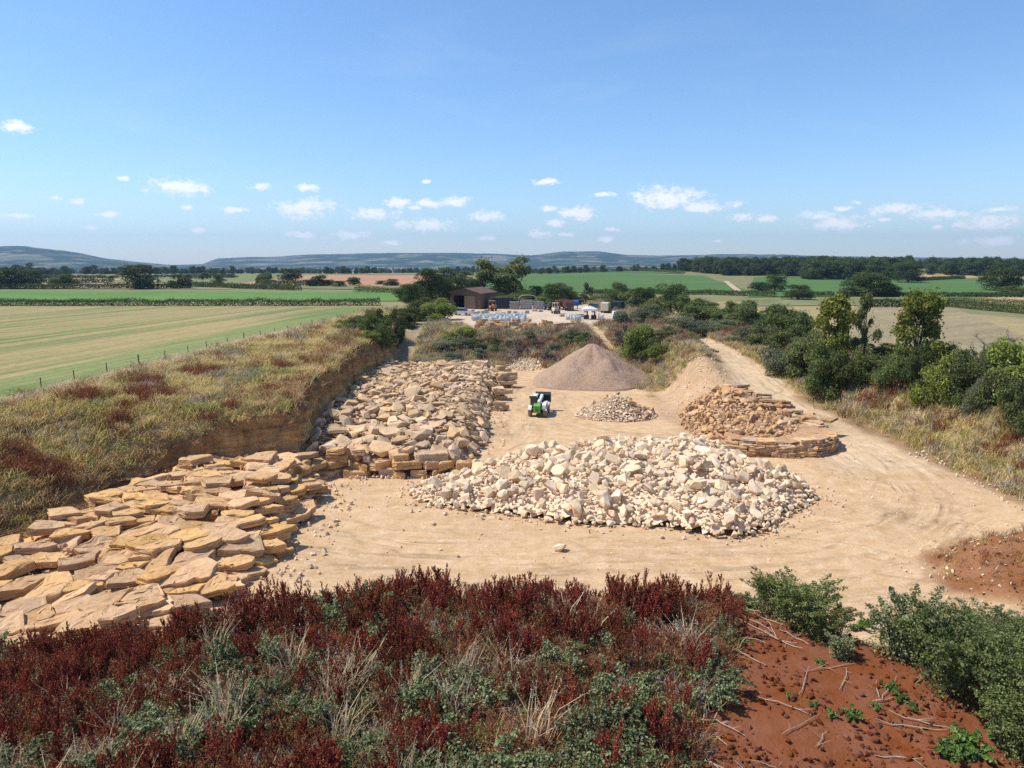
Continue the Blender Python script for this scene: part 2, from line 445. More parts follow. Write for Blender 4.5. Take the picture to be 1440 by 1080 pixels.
# ------------------------------------------------------------------ ground sheet
ROUTES = [[(30, 125), (30.3, 100), (30.3, 82), (32.5, 68), (33, 58), (31, 49), (25, 42.5), (15, 39), (5, 38.2), (-6, 38.4), (-13, 41)],
          [(60, 42), (45, 46), (33, 47), (24, 40), (12, 37), (0, 36.5), (-12, 37)],
          [(14.5, 137), (16, 120), (14, 104), (5, 100), (-.5, 96), (.5, 84), (4, 73), (12, 67), (18, 65)],
          [(1, 92), (1.5, 80), (1, 70), (-1, 64)]]

def track_field(x, y):
    u = np.full(x.shape, 99.); s = np.zeros(x.shape)
    base = 0
    for r in ROUTES:
        r = np.array(r, float); pts = []
        for i in range(len(r) - 1):          # Catmull-Rom
            p0, p1, p2, p3 = r[max(i - 1, 0)], r[i], r[i + 1], r[min(i + 2, len(r) - 1)]
            for t in np.linspace(0, 1, 10, endpoint=False):
                pts.append(.5 * (2 * p1 + (p2 - p0) * t + (2 * p0 - 5 * p1 + 4 * p2 - p3) * t * t + (3 * p1 - p0 - 3 * p2 + p3) * t ** 3))
        pts = np.array(pts + [r[-1]])
        for i in range(len(pts) - 1):
            a, b = pts[i], pts[i + 1]; e = b - a; Ln = np.hypot(*e); e = e / Ln
            q = (x - a[0]) * e[0] + (y - a[1]) * e[1]; qc = np.clip(q, 0, Ln)
            dx = x - a[0] - e[0] * qc; dy = y - a[1] - e[1] * qc
            d = np.hypot(dx, dy); sg = np.sign(e[0] * dy - e[1] * dx)
            better = d < np.abs(u)
            u = np.where(better, d * sg, u); s = np.where(better, base + qc, s)
            base += Ln
        base += 500
    return u, s

def axis(segs):
    out = []
    for a, b, st in segs: out += list(np.arange(a, b, st))
    return np.array(out + [segs[-1][1]])
def geo(a, b, n, first):
    k = np.linspace(0, 1, n); lo, hi = 1.0001, 3.0
    for _ in range(60):
        q = (lo + hi) / 2
        if first * (q ** n - 1) / (q - 1) < abs(b - a): lo = q
        else: hi = q
    c = np.cumsum(first * q ** np.arange(n)); c *= abs(b - a) / c[-1]
    return a + np.sign(b - a) * c

def build_ground():
    xs = np.concatenate([geo(-60, -7500, 46, 2)[::-1], axis([(-60, -42, 1), (-42, -12, .3), (-12, 20, .45), (20, 46, .4), (46, 110, 1.6)]), geo(110, 7500, 44, 3)])
    ys = np.concatenate([geo(-40, -350, 10, 6)[::-1], axis([(-40, 6, 2.5), (6, 36, .28), (36, 132, .4), (132, 225, 1.2)]), geo(225, 7600, 62, 2)])
    X, Y = np.meshgrid(xs, ys); x = X.ravel(); y = Y.ravel()
    z = H(x, y)
    nx, ny = len(xs), len(ys)
    n1 = fbm(x / 5, y / 5, 1, 4); nn = fbm(x / 2.2, y / 2.2, 31, 4); nb = fbm(x / 9, y / 9, 33, 4)
    xb = xb_(y) + 1.3 * fbm(y / 4.5, y * 0 + 3.3, 7, 4) + fbm(x / 1.3, y / 1.3, 2, 3) * 1.1
    d = xb - x; w = I(y, [30, 50, 56, 165], [2.2, 1.9, 1.0, 1.5])
    edge = rright_(y) + n1 * .8
    near = (y > -60) & (y < 225) & (np.abs(x) < 110)
    col = np.empty((len(x), 4)); col[:] = (.20, .19, .085, 0); zone = np.full(len(x), 6)
    floor = near & (y < 140)
    def put(mask, c, zn, al=0.0):
        col[mask, :3] = c; col[mask, 3] = al; zone[mask] = zn
    put(floor, (.55, .37, .205), 0, 1)
    yf = I(x, [-30, 9, 14, 30], [116, 115, 100, 100])
    back = near & (y > yf + n1 * 3) & (x < 30) & (x > -20)
    put(back, (.34, .26, .15), 3)
    put(near & (y > 108) & (x > 8) & (y < 137) & (nn > -.05) & (y < 118 + 6 * nn) & (x < 14), (.5, .38, .25), 0, .6)
    yard = near & (y > 137.5 + n1 * 3 + np.where(x > 16, 6, 0)) & (x < 25 + n1 * 4) & (x > -17)
    put(yard, (.54, .42, .30), 5, .8)
    ramp_ = near & (y >= 98) & (y <= 140) & (np.abs(x - I(y, [98, 107, 120, 132, 140], [16.5, 18, 17, 15.4, 14.5])) < 1.3 + nn * .8)
    put(ramp_, (.53, .38, .23), 1, .8)
    tal = near & (x > 17.3 + n1 * 2) & (x < 27.5) & (y > 66) & (y < 104 + nb * 12)
    put(tal, (.45, .30, .17), 0, 1)
    put(near & (x > 17.3 + n1 * 2) & (x < 27.3) & (y >= 96 + nb * 14) & (y < 140) & ~ramp_, (.24, .19, .09), 3)
    road = near & (x >= 27.2 + nn) & (x < edge) & (y > 56) & (y < 175)
    put(road, (.555, .40, .24), 1, 1)
    verge = near & (x >= edge)
    put(verge, (.32, .255, .125), 3)
    vb = near & (np.abs(x - edge) < 1.2 + nn * 2) & (y > 35) & (y < 80)
    put(vb, (.30, .19, .10), 3)
    sl = near & (d > w + nn * 1.2) & (x > xf_(y)) & (y < 175)
    put(sl, (.36, .29, .13), 3)
    cf = near & (d > -.05) & (d <= w + .9 + nn * 1.2) & (y < 160)
    t = np.clip(d / w, 0, 1)[:, None]
    cc = np.array((.66, .37, .135)) * (1 - ss(.6, 1.0, t)) + np.array((.36, .19, .08)) * ss(.6, 1.0, t)
    cc = cc * (1 - .28 * ss(66, 80, y))[:, None]     # face colour darker beyond the step
    zone[cf] = 2; col[cf, :3] = cc[cf]; col[cf, 3] = 0
    put(near & (x <= xf_(y)) , (.26, .22, .11), 6)
    # bank under the camera
    xr = 6.6 + (18 - y) * 1.2
    hf = z
    bank = near & (y < 32) & (z > .35 + nn * .4) & (x > -34) & (x < 40)
    put(bank, (.10, .062, .036), 4)
    red = bank & (x > 5.4 + nn * 1.2 - (18 - y) * .44) & (x < xr + 2.0 + nn)
    put(red, (.195, .068, .029), 4)
    rm = near & (((x - 30) / 6.6) ** 2 + ((y - 36.5) / 5.2) ** 2 < 1 + nn * .9)
    put(rm, (.24, .105, .046), 4)
    # blend tones a little between neighbours
    C = col.reshape(ny, nx, 4)
    for _ in range(2):
        Cp = np.pad(C, ((1, 1), (1, 1), (0, 0)), 'edge')
        C = (Cp[1:-1, 1:-1] * 2 + Cp[:-2, 1:-1] + Cp[2:, 1:-1] + Cp[1:-1, :-2] + Cp[1:-1, 2:]) / 6
    col = C.reshape(-1, 4)
    u = np.full(len(x), 99.); s = np.zeros(len(x)); k = np.where((zone <= 1) | (zone == 5))[0]
    u[k], s[k] = track_field(x[k], y[k])
    strength = np.where((zone <= 1), np.clip(1 - (np.abs(u) - 3) / 5, 0.12, 1), np.where(zone == 5, .25, 0))
    trk = np.stack([u, s, strength], 1)
    idx = np.arange(nx * ny).reshape(ny, nx)
    F = np.stack([idx[:-1, :-1], idx[:-1, 1:], idx[1:, 1:], idx[1:, :-1]], -1).reshape(-1, 4)
    fz = zone[F]; fz = np.where(fz[:, 0] == fz[:, 2], fz[:, 0], np.maximum(fz[:, 1], fz[:, 3]))
    V = np.stack([x, y, z], 1)
    em, fm = groundmat(), facemat()
    names = {0: 'quarry_floor', 1: 'haul_road', 2: 'quarry_face', 3: 'grassy_slope', 4: 'soil_bank', 5: 'yard_ground', 6: 'farmland_ground'}
    # shared normals so that neighbouring sheets shade as one
    dzx = np.gradient(z.reshape(ny, nx), xs, axis=1).ravel(); dzy = np.gradient(z.reshape(ny, nx), ys, axis=0).ravel()
    nr = np.stack([-dzx, -dzy, np.ones_like(dzx)], 1); nr /= np.linalg.norm(nr, axis=1)[:, None]
    for zn, nm in names.items():
        f = F[fz == zn]
        used, inv = np.unique(f, return_inverse=True)
        me = mesh_np(nm, V[used], inv.reshape(-1, 4), [fm if zn == 2 else em], smooth=(zn != 2))
        a = me.attributes.new('Tone', 'FLOAT_COLOR', 'POINT'); a.data.foreach_set('color', col[used].astype(np.float32).ravel())
        a = me.attributes.new('Track', 'FLOAT_VECTOR', 'POINT'); a.data.foreach_set('vector', trk[used].astype(np.float32).ravel())
        if zn != 2: me.normals_split_custom_set_from_vertices(nr[used].tolist())
        tag(obj(nm, me), kind='structure')
build_ground()

def rock_face():
    """the worked face as a craggy wall: beds that stick out, clefts and fallen pockets"""
    yy = np.arange(46, 152, .05); xx = xb_(yy) + 1.3 * fbm(yy / 4.5, yy * 0 + 3.3, 7, 4)
    sl_ = np.concatenate([[0], np.cumsum(np.hypot(np.diff(xx), np.diff(yy)))])
    S = np.arange(0, sl_[-1], .22); x = np.interp(S, sl_, xx); y = np.interp(S, sl_, yy)
    k = np.ones(25) / 25; tx = np.convolve(np.pad(np.gradient(x), 12, 'edge'), k, 'valid'); ty = np.convolve(np.pad(np.gradient(y), 12, 'edge'), k, 'valid')
    ln = np.hypot(tx, ty); nx_, ny_ = ty / ln, -tx / ln
    hc = I(y, HC_Y, HC_V) + 1.2 * fbm(y / 7, x * 0 + 9.1, 8, 3); m = 34
    V, C = [], []
    for j in range(m):
        t = j / (m - 1); z = -.3 + (hc + .45) * t; zz = z
        bed = vnoise(zz * 1.7 + 1.6 * vnoise(S / 5, S * 0, 5), S / 7 + np.floor(zz * 1.3 + vnoise(S / 4, S * 0, 6)) * 3.1, 9)
        d = .25 + .55 * (bed - .4) + 1.0 * fbm(S / 1.6, zz / 1.1, 61, 4) + 1.3 * fbm(S / 6, zz / 4, 62, 3) - .95 * t ** 1.5 + .5 * np.clip(.25 - t, 0, 1)
        V.append(np.stack([x + nx_ * d, y + ny_ * d, z], 1))
        q = fbm(S / 3, zz / 1.2, 63, 4); soil = np.clip((t - .62 + q * .5) * 5, 0, 1)[:, None]; far = ss(62, 74, y)[:, None]
        c = np.array((.74, .43, .16)) * (1 - .25 * far) * (1 - soil) + np.array((.36, .195, .085)) * soil
        C.append(np.column_stack([c * (1 + .7 * q)[:, None], np.zeros(len(S))]))
    V = np.concatenate(V); C = np.concatenate(C); n = len(S); idx = np.arange(n * m).reshape(m, n)
    F = np.stack([idx[:-1, :-1], idx[:-1, 1:], idx[1:, 1:], idx[1:, :-1]], -1).reshape(-1, 4)
    me = mesh_np('quarry_face', V, F, [bpy.data.materials['layered_rock']], False)
    a = me.attributes.new('Tone', 'FLOAT_COLOR', 'POINT'); a.data.foreach_set('color', C.astype(np.float32).ravel())
    tag(obj('quarry_face', me), kind='structure')
rock_face()

# ------------------------------------------------------------------ fields as sheets on the plain
def sheet(name, quad, mat, n=24, m=24, lift=.12, jit=0.0):
    q = [np.array(p, float)[:2] for p in quad]
    a, b = np.meshgrid(np.linspace(0, 1, n), np.linspace(0, 1, m))
    p = (q[0][None, None] * ((1 - a) * (1 - b))[..., None] + q[1][None, None] * (a * (1 - b))[..., None] + q[2][None, None] * (a * b)[..., None] + q[3][None, None] * ((1 - a) * b)[..., None])
    x = p[..., 0].ravel(); y = p[..., 1].ravel(); z = H(x, y) + lift
    idx = np.arange(n * m).reshape(m, n)
    F = np.stack([idx[:-1, :-1], idx[:-1, 1:], idx[1:, 1:], idx[1:, :-1]], -1).reshape(-1, 4)
    return tag(obj(name, mesh_np(name, np.stack([x, y, z], 1), F, [mat], True)), kind='structure')
def pf(*pts): return [G(*p) for p in pts]

AL = math.atan2(14.1, 75.0)      # heading of the fence and of the mown lines beside it
M_stub = fieldmat('mown_grass', (.15, .185, .06), (.36, .275, .125), AL * .75, .55, .008, 1.35)
M_strip = fieldmat('green_aftermath', (.13, .19, .05), (.25, .26, .10), AL, .9, .01, .8)
M_crop = fieldmat('leafy_crop', (.075, .17, .04), (.15, .25, .065), 1.4, .5, .05, .8, cc=(.14, .2, .06))
M_green = fieldmat('young_cereal', (.070, .135, .038), (.095, .17, .05), 1.2, .12, .006, .7)
M_wheat = fieldmat('ripe_cereal', (.36, .24, .12), (.46, .31, .17), .2, .2, .006, .8)
M_pink = fieldmat('bare_tilth', (.36, .19, .11), (.45, .25, .15), .1, .15, .006, .8)
M_fallow = fieldmat('dry_fallow', (.24, .19, .11), (.33, .27, .15), 1.0, .3, .02, .9)
M_past = fieldmat('pasture', (.13, .16, .06), (.22, .22, .10), .5, .2, .03, 1.0)
# left field: fence line forward and away, with a greener strip beside the fence
def fl(y, off): return (float(xf_(y)) - off, y)
sheet('mown_field', [(-300, 20), fl(20, 1.6), fl(171, 1.6), (-300, 178)], M_stub, 60, 60, .05)
sheet('green_strip', [fl(20, 8.5), fl(20, 3.2), fl(170, 2.5), fl(170, 13)], M_strip, 12, 60, .09)
sheet('crop_field', pf((-260, 424), (585, 424), (585, 412), (-260, 408.5)), M_crop, 60, 20, .14)
sheet('pasture_field', pf((-300, 407), (330, 407), (300, 398), (-300, 399)), M_fallow, 60, 8, .16)
sheet('stubble_field', pf((-200, 398), (150, 397), (190, 391), (-160, 392)), M_wheat, 50, 10, .18)
sheet('pasture_field', pf((230, 404), (590, 409), (580, 402), (310, 399.5)), M_past, 40, 10, .2)
sheet('tilled_field', pf((330, 400), (585, 404), (640, 388), (425, 387.5)), M_pink, 50, 20, .24)
sheet('dry_pasture', pf((200, 397), (366, 400.5), (420, 387.5), (290, 383.5)), M_past, 40, 14, .22)
sheet('stubble_field', pf((285, 383.2), (520, 385.5), (560, 382.6), (300, 381.8)), M_wheat, 40, 10, .3)
sheet('cereal_field', pf((655, 411), (1062, 412), (990, 388), (690, 384)), M_green, 50, 30, .22)
M_track = fieldmat('farm_track_dust', (.40, .30, .19), (.5, .39, .26), 0, .4, .05, .6)
sheet('farm_track', pf((1036, 412), (1046, 412), (1024, 396), (1017, 396)), M_track, 6, 12, .34)
sheet('cereal_field', pf((690, 383.2), (960, 385.6), (965, 382.4), (700, 381.2)), M_green, 40, 10, .3)
sheet('cereal_field', pf((1052, 418.5), (1330, 417), (1310, 390), (1060, 390)), M_green, 40, 24, .22)
sheet('cereal_field', pf((1330, 417), (1560, 415), (1560, 393), (1310, 393)), M_green, 40, 24, .22)
sheet('dry_pasture', pf((1285, 392), (1380, 391), (1350, 383), (1295, 385)), M_wheat, 30, 16, .25)
sheet('grass_margin', pf((1040, 431), (1330, 429), (1335, 420), (1040, 421)), M_past, 40, 10, .15)
sheet('fallow_field', pf((1160, 492), (1500, 500), (1345, 434), (1225, 433)), M_fallow, 60, 40, .1)
sheet('stubble_field', pf((1345, 432), (1600, 440), (1600, 419), (1390, 419)), M_wheat, 40, 20, .14)

# ------------------------------------------------------------------ downs on the horizon
def hills(name, prof, Rr, foot, seed, back=1500, amp=.04, al=1.0):
    px = np.linspace(prof[0][0], prof[-1][0], 260)
    top = np.interp(px, [p[0] for p in prof], [p[1] for p in prof]) + fbm(px / 40, px * 0, seed, 4) * 2.2
    rows = 26; V = []; C = []
    for j in range(rows + 6):
        k = j / rows
        r = foot + (Rr - foot) * min(k, 1) + (back * (j - rows) / 5 if j > rows else 0)
        az = np.arctan((px - 720) / FPX)
        x = r * np.tan(az); y = np.full_like(x, r)
        elev = np.tan(PITCH + np.arctan((top - 540) / FPX))
        zt = CAMZ - Rr * elev / np.cos(az) + .0022 * Rr
        base = far_(np.array([0.]), np.array([float(foot)]))[0] + 3
        s = ss(0, 1, min(k, 1)) ** .9 if j <= rows else 1 - .5 * (j - rows) / 5
        z = base + (zt - base) * s * (1 + fbm(x / 500, y / 350, seed + 3, 4) * .55 * (1 - (2 * min(k, 1) - 1) ** 2)) - (6 if j == 0 else 0)
        V.append(np.stack([x, y, z], 1))
    V = np.concatenate(V); n = len(px); idx = np.arange(len(V)).reshape(-1, n)
    F = np.stack([idx[:-1, :-1], idx[:-1, 1:], idx[1:, 1:], idx[1:, :-1]], -1).reshape(-1, 4)
    me = mesh_np(name, V, F, [hillm], True)
    a = me.attributes.new('Tone', 'FLOAT_COLOR', 'POINT'); a.data.foreach_set('color', np.tile(np.array([1, 1, 1, al], np.float32), len(V)))
    return tag(obj(name, me), kind='structure')
hillm = hillmat()
hills('hills', [(-500, 366), (-200, 356), (0, 353), (50, 352.5), (100, 357), (150, 365), (200, 371), (260, 375), (330, 380)], 4300, 2900, 3)
hills('hills', [(150, 380), (230, 375), (290, 374), (310, 366.5), (400, 363), (480, 359.5), (560, 358), (640, 358), (700, 360), (745, 362), (790, 357), (840, 357), (880, 361), (960, 361.5), (1040, 360.5), (1100, 362), (1200, 364), (1500, 368), (1900, 372)], 6300, 3900, 11, 900)
hills('hills', [(700, 386), (760, 377), (820, 375), (900, 375), (960, 377), (1020, 382)], 3300, 2500, 23, 500, al=1.0)

# ------------------------------------------------------------------ camera, sun, sky, air
cam = bpy.data.cameras.new('camera'); co = link(bpy.data.objects.new('camera', cam))
co.location = (0, 0, CAMZ); co.rotation_euler = (math.pi / 2 - PITCH, 0, 0)
cam.sensor_width = 36; cam.lens = 36 * FPX / 1440; cam.clip_start = .1; cam.clip_end = 30000
SC.camera = co
sl = bpy.data.lights.new('sun', 'SUN'); so = link(bpy.data.objects.new('sun', sl))
sd = Vector((math.sin(SUN_AZ) * math.cos(SUN_EL), math.cos(SUN_AZ) * math.cos(SUN_EL), math.sin(SUN_EL)))
so.rotation_euler = sd.to_track_quat('Z', 'Y').to_euler(); so.location = sd * 60
sl.energy = 5.0; sl.angle = R(.53); sl.color = (1, .94, .855)

CLOUDS = [(22, 176, 22, 8), (253, 260, 38, 11), (364, 261, 12, 5), (433, 262, 15, 5), (428, 290, 38, 12), (108, 283, 10, 4), (150, 300, 14, 4), (78, 278, 7, 2.5), (330, 295, 18, 4), (264, 291, 8, 3), (277, 323, 10, 3.5), (428, 330, 22, 5), (172, 250, 8, 3), (20, 302, 22, 3), (130, 320, 9, 3), (523, 299, 30, 8), (561, 283, 19, 6), (602, 285, 16, 5), (640, 281, 18, 7), (600, 315, 36, 8), (685, 303, 23, 7), (494, 330, 26, 5), (583, 291, 10, 3), (770, 255, 17, 4), (772, 293, 11, 4), (812, 297, 27, 8), (816, 307, 10, 3), (782, 313, 12, 4), (762, 327, 16, 6), (798, 329, 11, 3), (682, 334, 12, 3), (860, 322, 10, 3), (856, 335, 12, 4), (600, 255, 6, 2.5), (937, 275, 45, 14), (988, 288, 38, 8), (1041, 303, 14, 5), (1077, 306, 13, 5), (1150, 303, 28, 6), (1180, 312, 38, 9), (1260, 292, 34, 7), (1205, 284, 7, 3), (1185, 293, 12, 3), (1318, 300, 34, 8), (1405, 293, 20, 4), (1395, 311, 42, 9), (1400, 336, 38, 9), (1318, 319, 8, 3), (1245, 308, 10, 3), (548, 341, 14, 3), (1010, 338, 6, 2), (850, 273, 16, 3)]
def sky():
    w = bpy.data.worlds.new('World'); SC.world = w; w.use_nodes = True; t = w.node_tree; t.nodes.clear()
    st = N(t, 'ShaderNodeTexSky'); st.sky_type = 'NISHITA'; st.sun_disc = False
    st.sun_elevation = SUN_EL; st.sun_rotation = SUN_AZ % (2 * math.pi); st.altitude = 0
    st.air_density = 1.1; st.dust_density = .15; st.ozone_density = 3.0
    hs = N(t, 'ShaderNodeHueSaturation'); hs.inputs['Saturation'].default_value = 1.12; L(t, st.outputs[0], hs.inputs['Color'])
    b1 = N(t, 'ShaderNodeBackground'); hz = N(t, 'ShaderNodeSeparateXYZ'); tcw = N(t, 'ShaderNodeTexCoord'); L(t, tcw.outputs['Generated'], hz.inputs[0])
    tint = ramp(t, hz.outputs[2], [(0, (.84, .95, 1.14)), (.10, (.90, 1.0, 1.17)), (.25, (.98, 1.03, 1.13)), (.5, (1.05, 1.06, 1.12))])
    sk = mixc(t, 1.0, hs.outputs[0], tint, 'MULTIPLY'); L(t, sk, b1.inputs[0]); b1.inputs[1].default_value = .136
    g = N(t, 'ShaderNodeTexCoord'); sx = N(t, 'ShaderNodeSeparateXYZ'); L(t, g.outputs['Generated'], sx.inputs[0])
    az = math_(t, 'ARCTAN2', sx.outputs[0], sx.outputs[1]); el = math_(t, 'ARCSINE', sx.outputs[2])
    cv = N(t, 'ShaderNodeCombineXYZ'); L(t, az, cv.inputs[0]); L(t, el, cv.inputs[1])
    q = N(t, 'ShaderNodeMapping'); q.inputs['Scale'].default_value = (1, 1.5, 1); L(t, cv.outputs[0], q.inputs[0])
    n1 = noise(t, q.outputs[0], 55, 7, .62); n2 = noise(t, q.outputs[0], 160, 6, .6)
    r = 9.0
    for (px, py, hw, hh) in CLOUDS:
        d = ray(px, py + hh * .25); d /= np.linalg.norm(d); a = math.atan2(d[0], d[1]); e = math.asin(d[2])
        k = math.cos(math.atan((px - 720) / FPX)) ** 1.6
        sw, sh = hw * 1.38 / FPX * k, hh * 1.5 / FPX * k
        v = N(t, 'ShaderNodeVectorMath', operation='MULTIPLY_ADD'); L(t, cv.outputs[0], v.inputs[0])
        v.inputs[1].default_value = (1 / sw, 1 / sh, 0); v.inputs[2].default_value = (-a / sw, -e / sh, 0)
        ln = N(t, 'ShaderNodeVectorMath', operation='LENGTH'); L(t, v.outputs[0], ln.inputs[0])
        r = math_(t, 'MINIMUM', ln.outputs['Value'], r)
    f = math_(t, 'SUBTRACT', 1.0, r)
    f = math_(t, 'ADD', f, math_(t, 'MULTIPLY', math_(t, 'SUBTRACT', n1, .5), 2.5))
    f = math_(t, 'ADD', f, math_(t, 'MULTIPLY', math_(t, 'SUBTRACT', n2, .5), 1.1))
    m = N(t, 'ShaderNodeMapRange', interpolation_type='SMOOTHSTEP'); L(t, f, m.inputs[0]); m.inputs[1].default_value = .0; m.inputs[2].default_value = .85
    near = N(t, 'ShaderNodeMapRange', interpolation_type='SMOOTHSTEP'); L(t, r, near.inputs[0]); near.inputs[1].default_value = 1.5; near.inputs[2].default_value = 1.05
    # thin cirrus high up
    ci = N(t, 'ShaderNodeMapping'); ci.inputs['Scale'].default_value = (2.2, 9, 1); ci.inputs['Rotation'].default_value = (0, 0, .35); L(t, cv.outputs[0], ci.inputs[0])
    cf = noise(t, ci.outputs[0], 1.6, 6, .6, .6)
    cm = math_(t, 'MULTIPLY', math_(t, 'SUBTRACT', cf, .52), .35, clamp=True)
    mk = math_(t, 'MULTIPLY', m.outputs[0], near.outputs[0])
    mk = math_(t, 'MULTIPLY', mk, .92); mk = math_(t, 'MAXIMUM', mk, cm)
    sh = math_(t, 'MULTIPLY_ADD', f, .30, .74, True)
    cc = mixc(t, sh, (.78, .81, .87), (1, 1, 1))
    b2 = N(t, 'ShaderNodeBackground'); L(t, cc, b2.inputs[0]); b2.inputs[1].default_value = 1.1
    mx = N(t, 'ShaderNodeMixShader'); L(t, mk, mx.inputs[0]); L(t, b1.outputs[0], mx.inputs[1]); L(t, b2.outputs[0], mx.inputs[2])
    o = N(t, 'ShaderNodeOutputWorld'); L(t, mx.outputs[0], o.inputs[0])
    w.cycles.sampling_method = 'MANUAL'; w.cycles.sample_map_resolution = 1024
sky()

def air():
    mb = MB(); mb.box((0, 3900, 130), (17000, 9000, 420))
    m = bpy.data.materials.new('air'); t = nt(m)
    pv = N(t, 'ShaderNodeVolumePrincipled'); pv.inputs['Color'].default_value = (.44, .67, 1, 1); pv.inputs['Density'].default_value = HAZE; pv.inputs['Anisotropy'].default_value = .25
    o = N(t, 'ShaderNodeOutputMaterial'); L(t, pv.outputs[0], o.inputs['Volume'])
    tag(obj('haze', mb.mesh('haze', [m])), kind='stuff', label='thin blue summer haze over the distant downs', cat='haze')
HAZE = 1e-4
air()
SC.view_settings.view_transform = 'Standard'; SC.view_settings.look = 'None'; SC.view_settings.exposure = .17; SC.view_settings.gamma = 1
SC.cycles.use_denoising = False
SC.cycles.max_bounces = 6; SC.cycles.transparent_max_bounces = 8; SC.cycles.volume_bounces = 0
SC.cycles.caustics_reflective = False; SC.cycles.caustics_refractive = False
SC.cycles.sample_clamp_indirect = 6
# ------------------------------------------------------------------ stone
M_slab = rockmat('honey_limestone', (.52, .305, .14), (.68, .45, .238), (.27, .15, .07), 1.0, .5)
M_boul = rockmat('buff_limestone', (.50, .34, .19), (.66, .48, .30), (.30, .18, .095), 1.0, .5)
M_rub = rockmat('pale_limestone', (.62, .455, .285), (.82, .655, .46), (.46, .29, .15), 1.4, .5)
M_red = rockmat('rusty_limestone', (.46, .27, .135), (.61, .41, .235), (.23, .11, .05), 1.0, .6)
M_grav = rockmat('crushed_stone', (.40, .30, .23), (.56, .45, .36), (.32, .22, .15), 2.0, .4)

def hull(rng, n, dims, boxy=.5, bev=.05):
    p = rng.normal(size=(n, 3)); p /= np.abs(p).max(1)[:, None] ** boxy * np.linalg.norm(p, axis=1)[:, None] ** (1 - boxy)
    p *= rng.uniform(.8, 1.0, (n, 1)) * np.array(dims) / 2
    bm = bmesh.new()
    for q in p: bm.verts.new(q)
    r = bmesh.ops.convex_hull(bm, input=bm.verts)
    bmesh.ops.delete(bm, geom=[e for e in r['geom_interior'] if isinstance(e, bmesh.types.BMVert)], context='VERTS')
    bmesh.ops.dissolve_limit(bm, angle_limit=R(16), verts=bm.verts, edges=bm.edges)
    if bev:
        bmesh.ops.bevel(bm, geom=list(bm.edges), offset=bev * min(dims), segments=1, affect='EDGES', clamp_overlap=True)
    bmesh.ops.triangulate(bm, faces=bm.faces)
    # knock the faces about a little
    bmesh.ops.subdivide_edges(bm, edges=[e for e in bm.edges if e.calc_length() > .42 * max(dims)], cuts=1)
    bmesh.ops.triangulate(bm, faces=bm.faces)
    s = float(min(dims))
    for v in bm.verts:
        c = v.co; a = math.sin(c.x * 7 / s + c.y * 3 / s) + math.sin(c.y * 6 / s - c.z * 5 / s) + math.sin(c.z * 8 / s + c.x * 2 / s)
        v.co += c.normalized() * a * .018 * s
    bm.normal_update()
    me = bpy.data.meshes.new('stone'); bm.to_mesh(me); bm.free(); me.update(); return me

def arrays(me):
    v = np.empty(len(me.vertices) * 3, np.float32); me.vertices.foreach_get('co', v)
    me.calc_loop_triangles(); f = np.empty(len(me.loop_triangles) * 3, np.int32); me.loop_triangles.foreach_get('vertices', f)
    return v.reshape(-1, 3), f.reshape(-1, 3)

def variants(seed, n, mat, flat=(.45, .75), boxy=(.4, .75), pts=(14, 24), bev=.05):
    rng = np.random.default_rng(seed); out = []
    for i in range(n):
        d = (1, rng.uniform(.6, .85), rng.uniform(*flat))
        me = hull(rng, int(rng.integers(*pts)), d, rng.uniform(*boxy), bev); me.materials.append(mat); out.append(me)
    return out

def rotm(e): return np.array(Euler(e).to_matrix())

def darts(rng, sampler, sizes, k=.55, tries=30):
    """big stones first, each kept clear of those already lying"""
    P_ = np.zeros((0, 2)); S = np.zeros(0); out = []
    for s in sorted(sizes, reverse=True):
        for _ in range(tries):
            p = sampler(rng, s)
            if p is None: continue
            if len(P_) == 0 or np.all(np.hypot(P_[:, 0] - p[0], P_[:, 1] - p[1]) > k * (S + s) / 2):
                P_ = np.vstack([P_, p]); S = np.append(S, s); out.append((p[0], p[1], s)); break
    return out

def lump(name, vs, items, extra=None, mat=None, label=None, cat=None):
    """many small stones joined into one object of kind stuff"""
    AV, AF = [], []; n = 0
    arr = [arrays(m) for m in vs]
    for (k, loc, e, s) in items:
        v, f = arr[k]
        v = (v * s) @ rotm(e).T + loc
        AV.append(v); AF.append(f + n); n += len(v)
    if extra is not None:
        v, f = extra; AV.append(v); AF.append(f + n)
    me = mesh_np(name, np.concatenate(AV), np.concatenate(AF), [mat])
    return tag(obj(name, me), label, cat, kind='stuff')

def surf_grid(f, x0, x1, y0, y1, st, inside):
    xs = np.arange(x0, x1, st); ys = np.arange(y0, y1, st); X, Y = np.meshgrid(xs, ys)
    Z = f(X, Y); n, m = X.shape; idx = np.arange(n * m).reshape(n, m)
    ok = inside(X, Y)
    q = ok[:-1, :-1] & ok[:-1, 1:] & ok[1:, 1:] & ok[1:, :-1]
    a = np.stack([idx[:-1, :-1], idx[:-1, 1:], idx[1:, 1:]], -1)[q]; b = np.stack([idx[:-1, :-1], idx[1:, 1:], idx[1:, :-1]], -1)[q]
    return np.stack([X, Y, Z], -1).reshape(-1, 3), np.concatenate([a, b])

def slope_e(f, x, y):
    e = .5
    gx = (f(np.array([x + e]), np.array([y])) - f(np.array([x - e]), np.array([y])))[0] / (2 * e)
    gy = (f(np.array([x]), np.array([y + e])) - f(np.array([x]), np.array([y - e])))[0] / (2 * e)
    return gx, gy

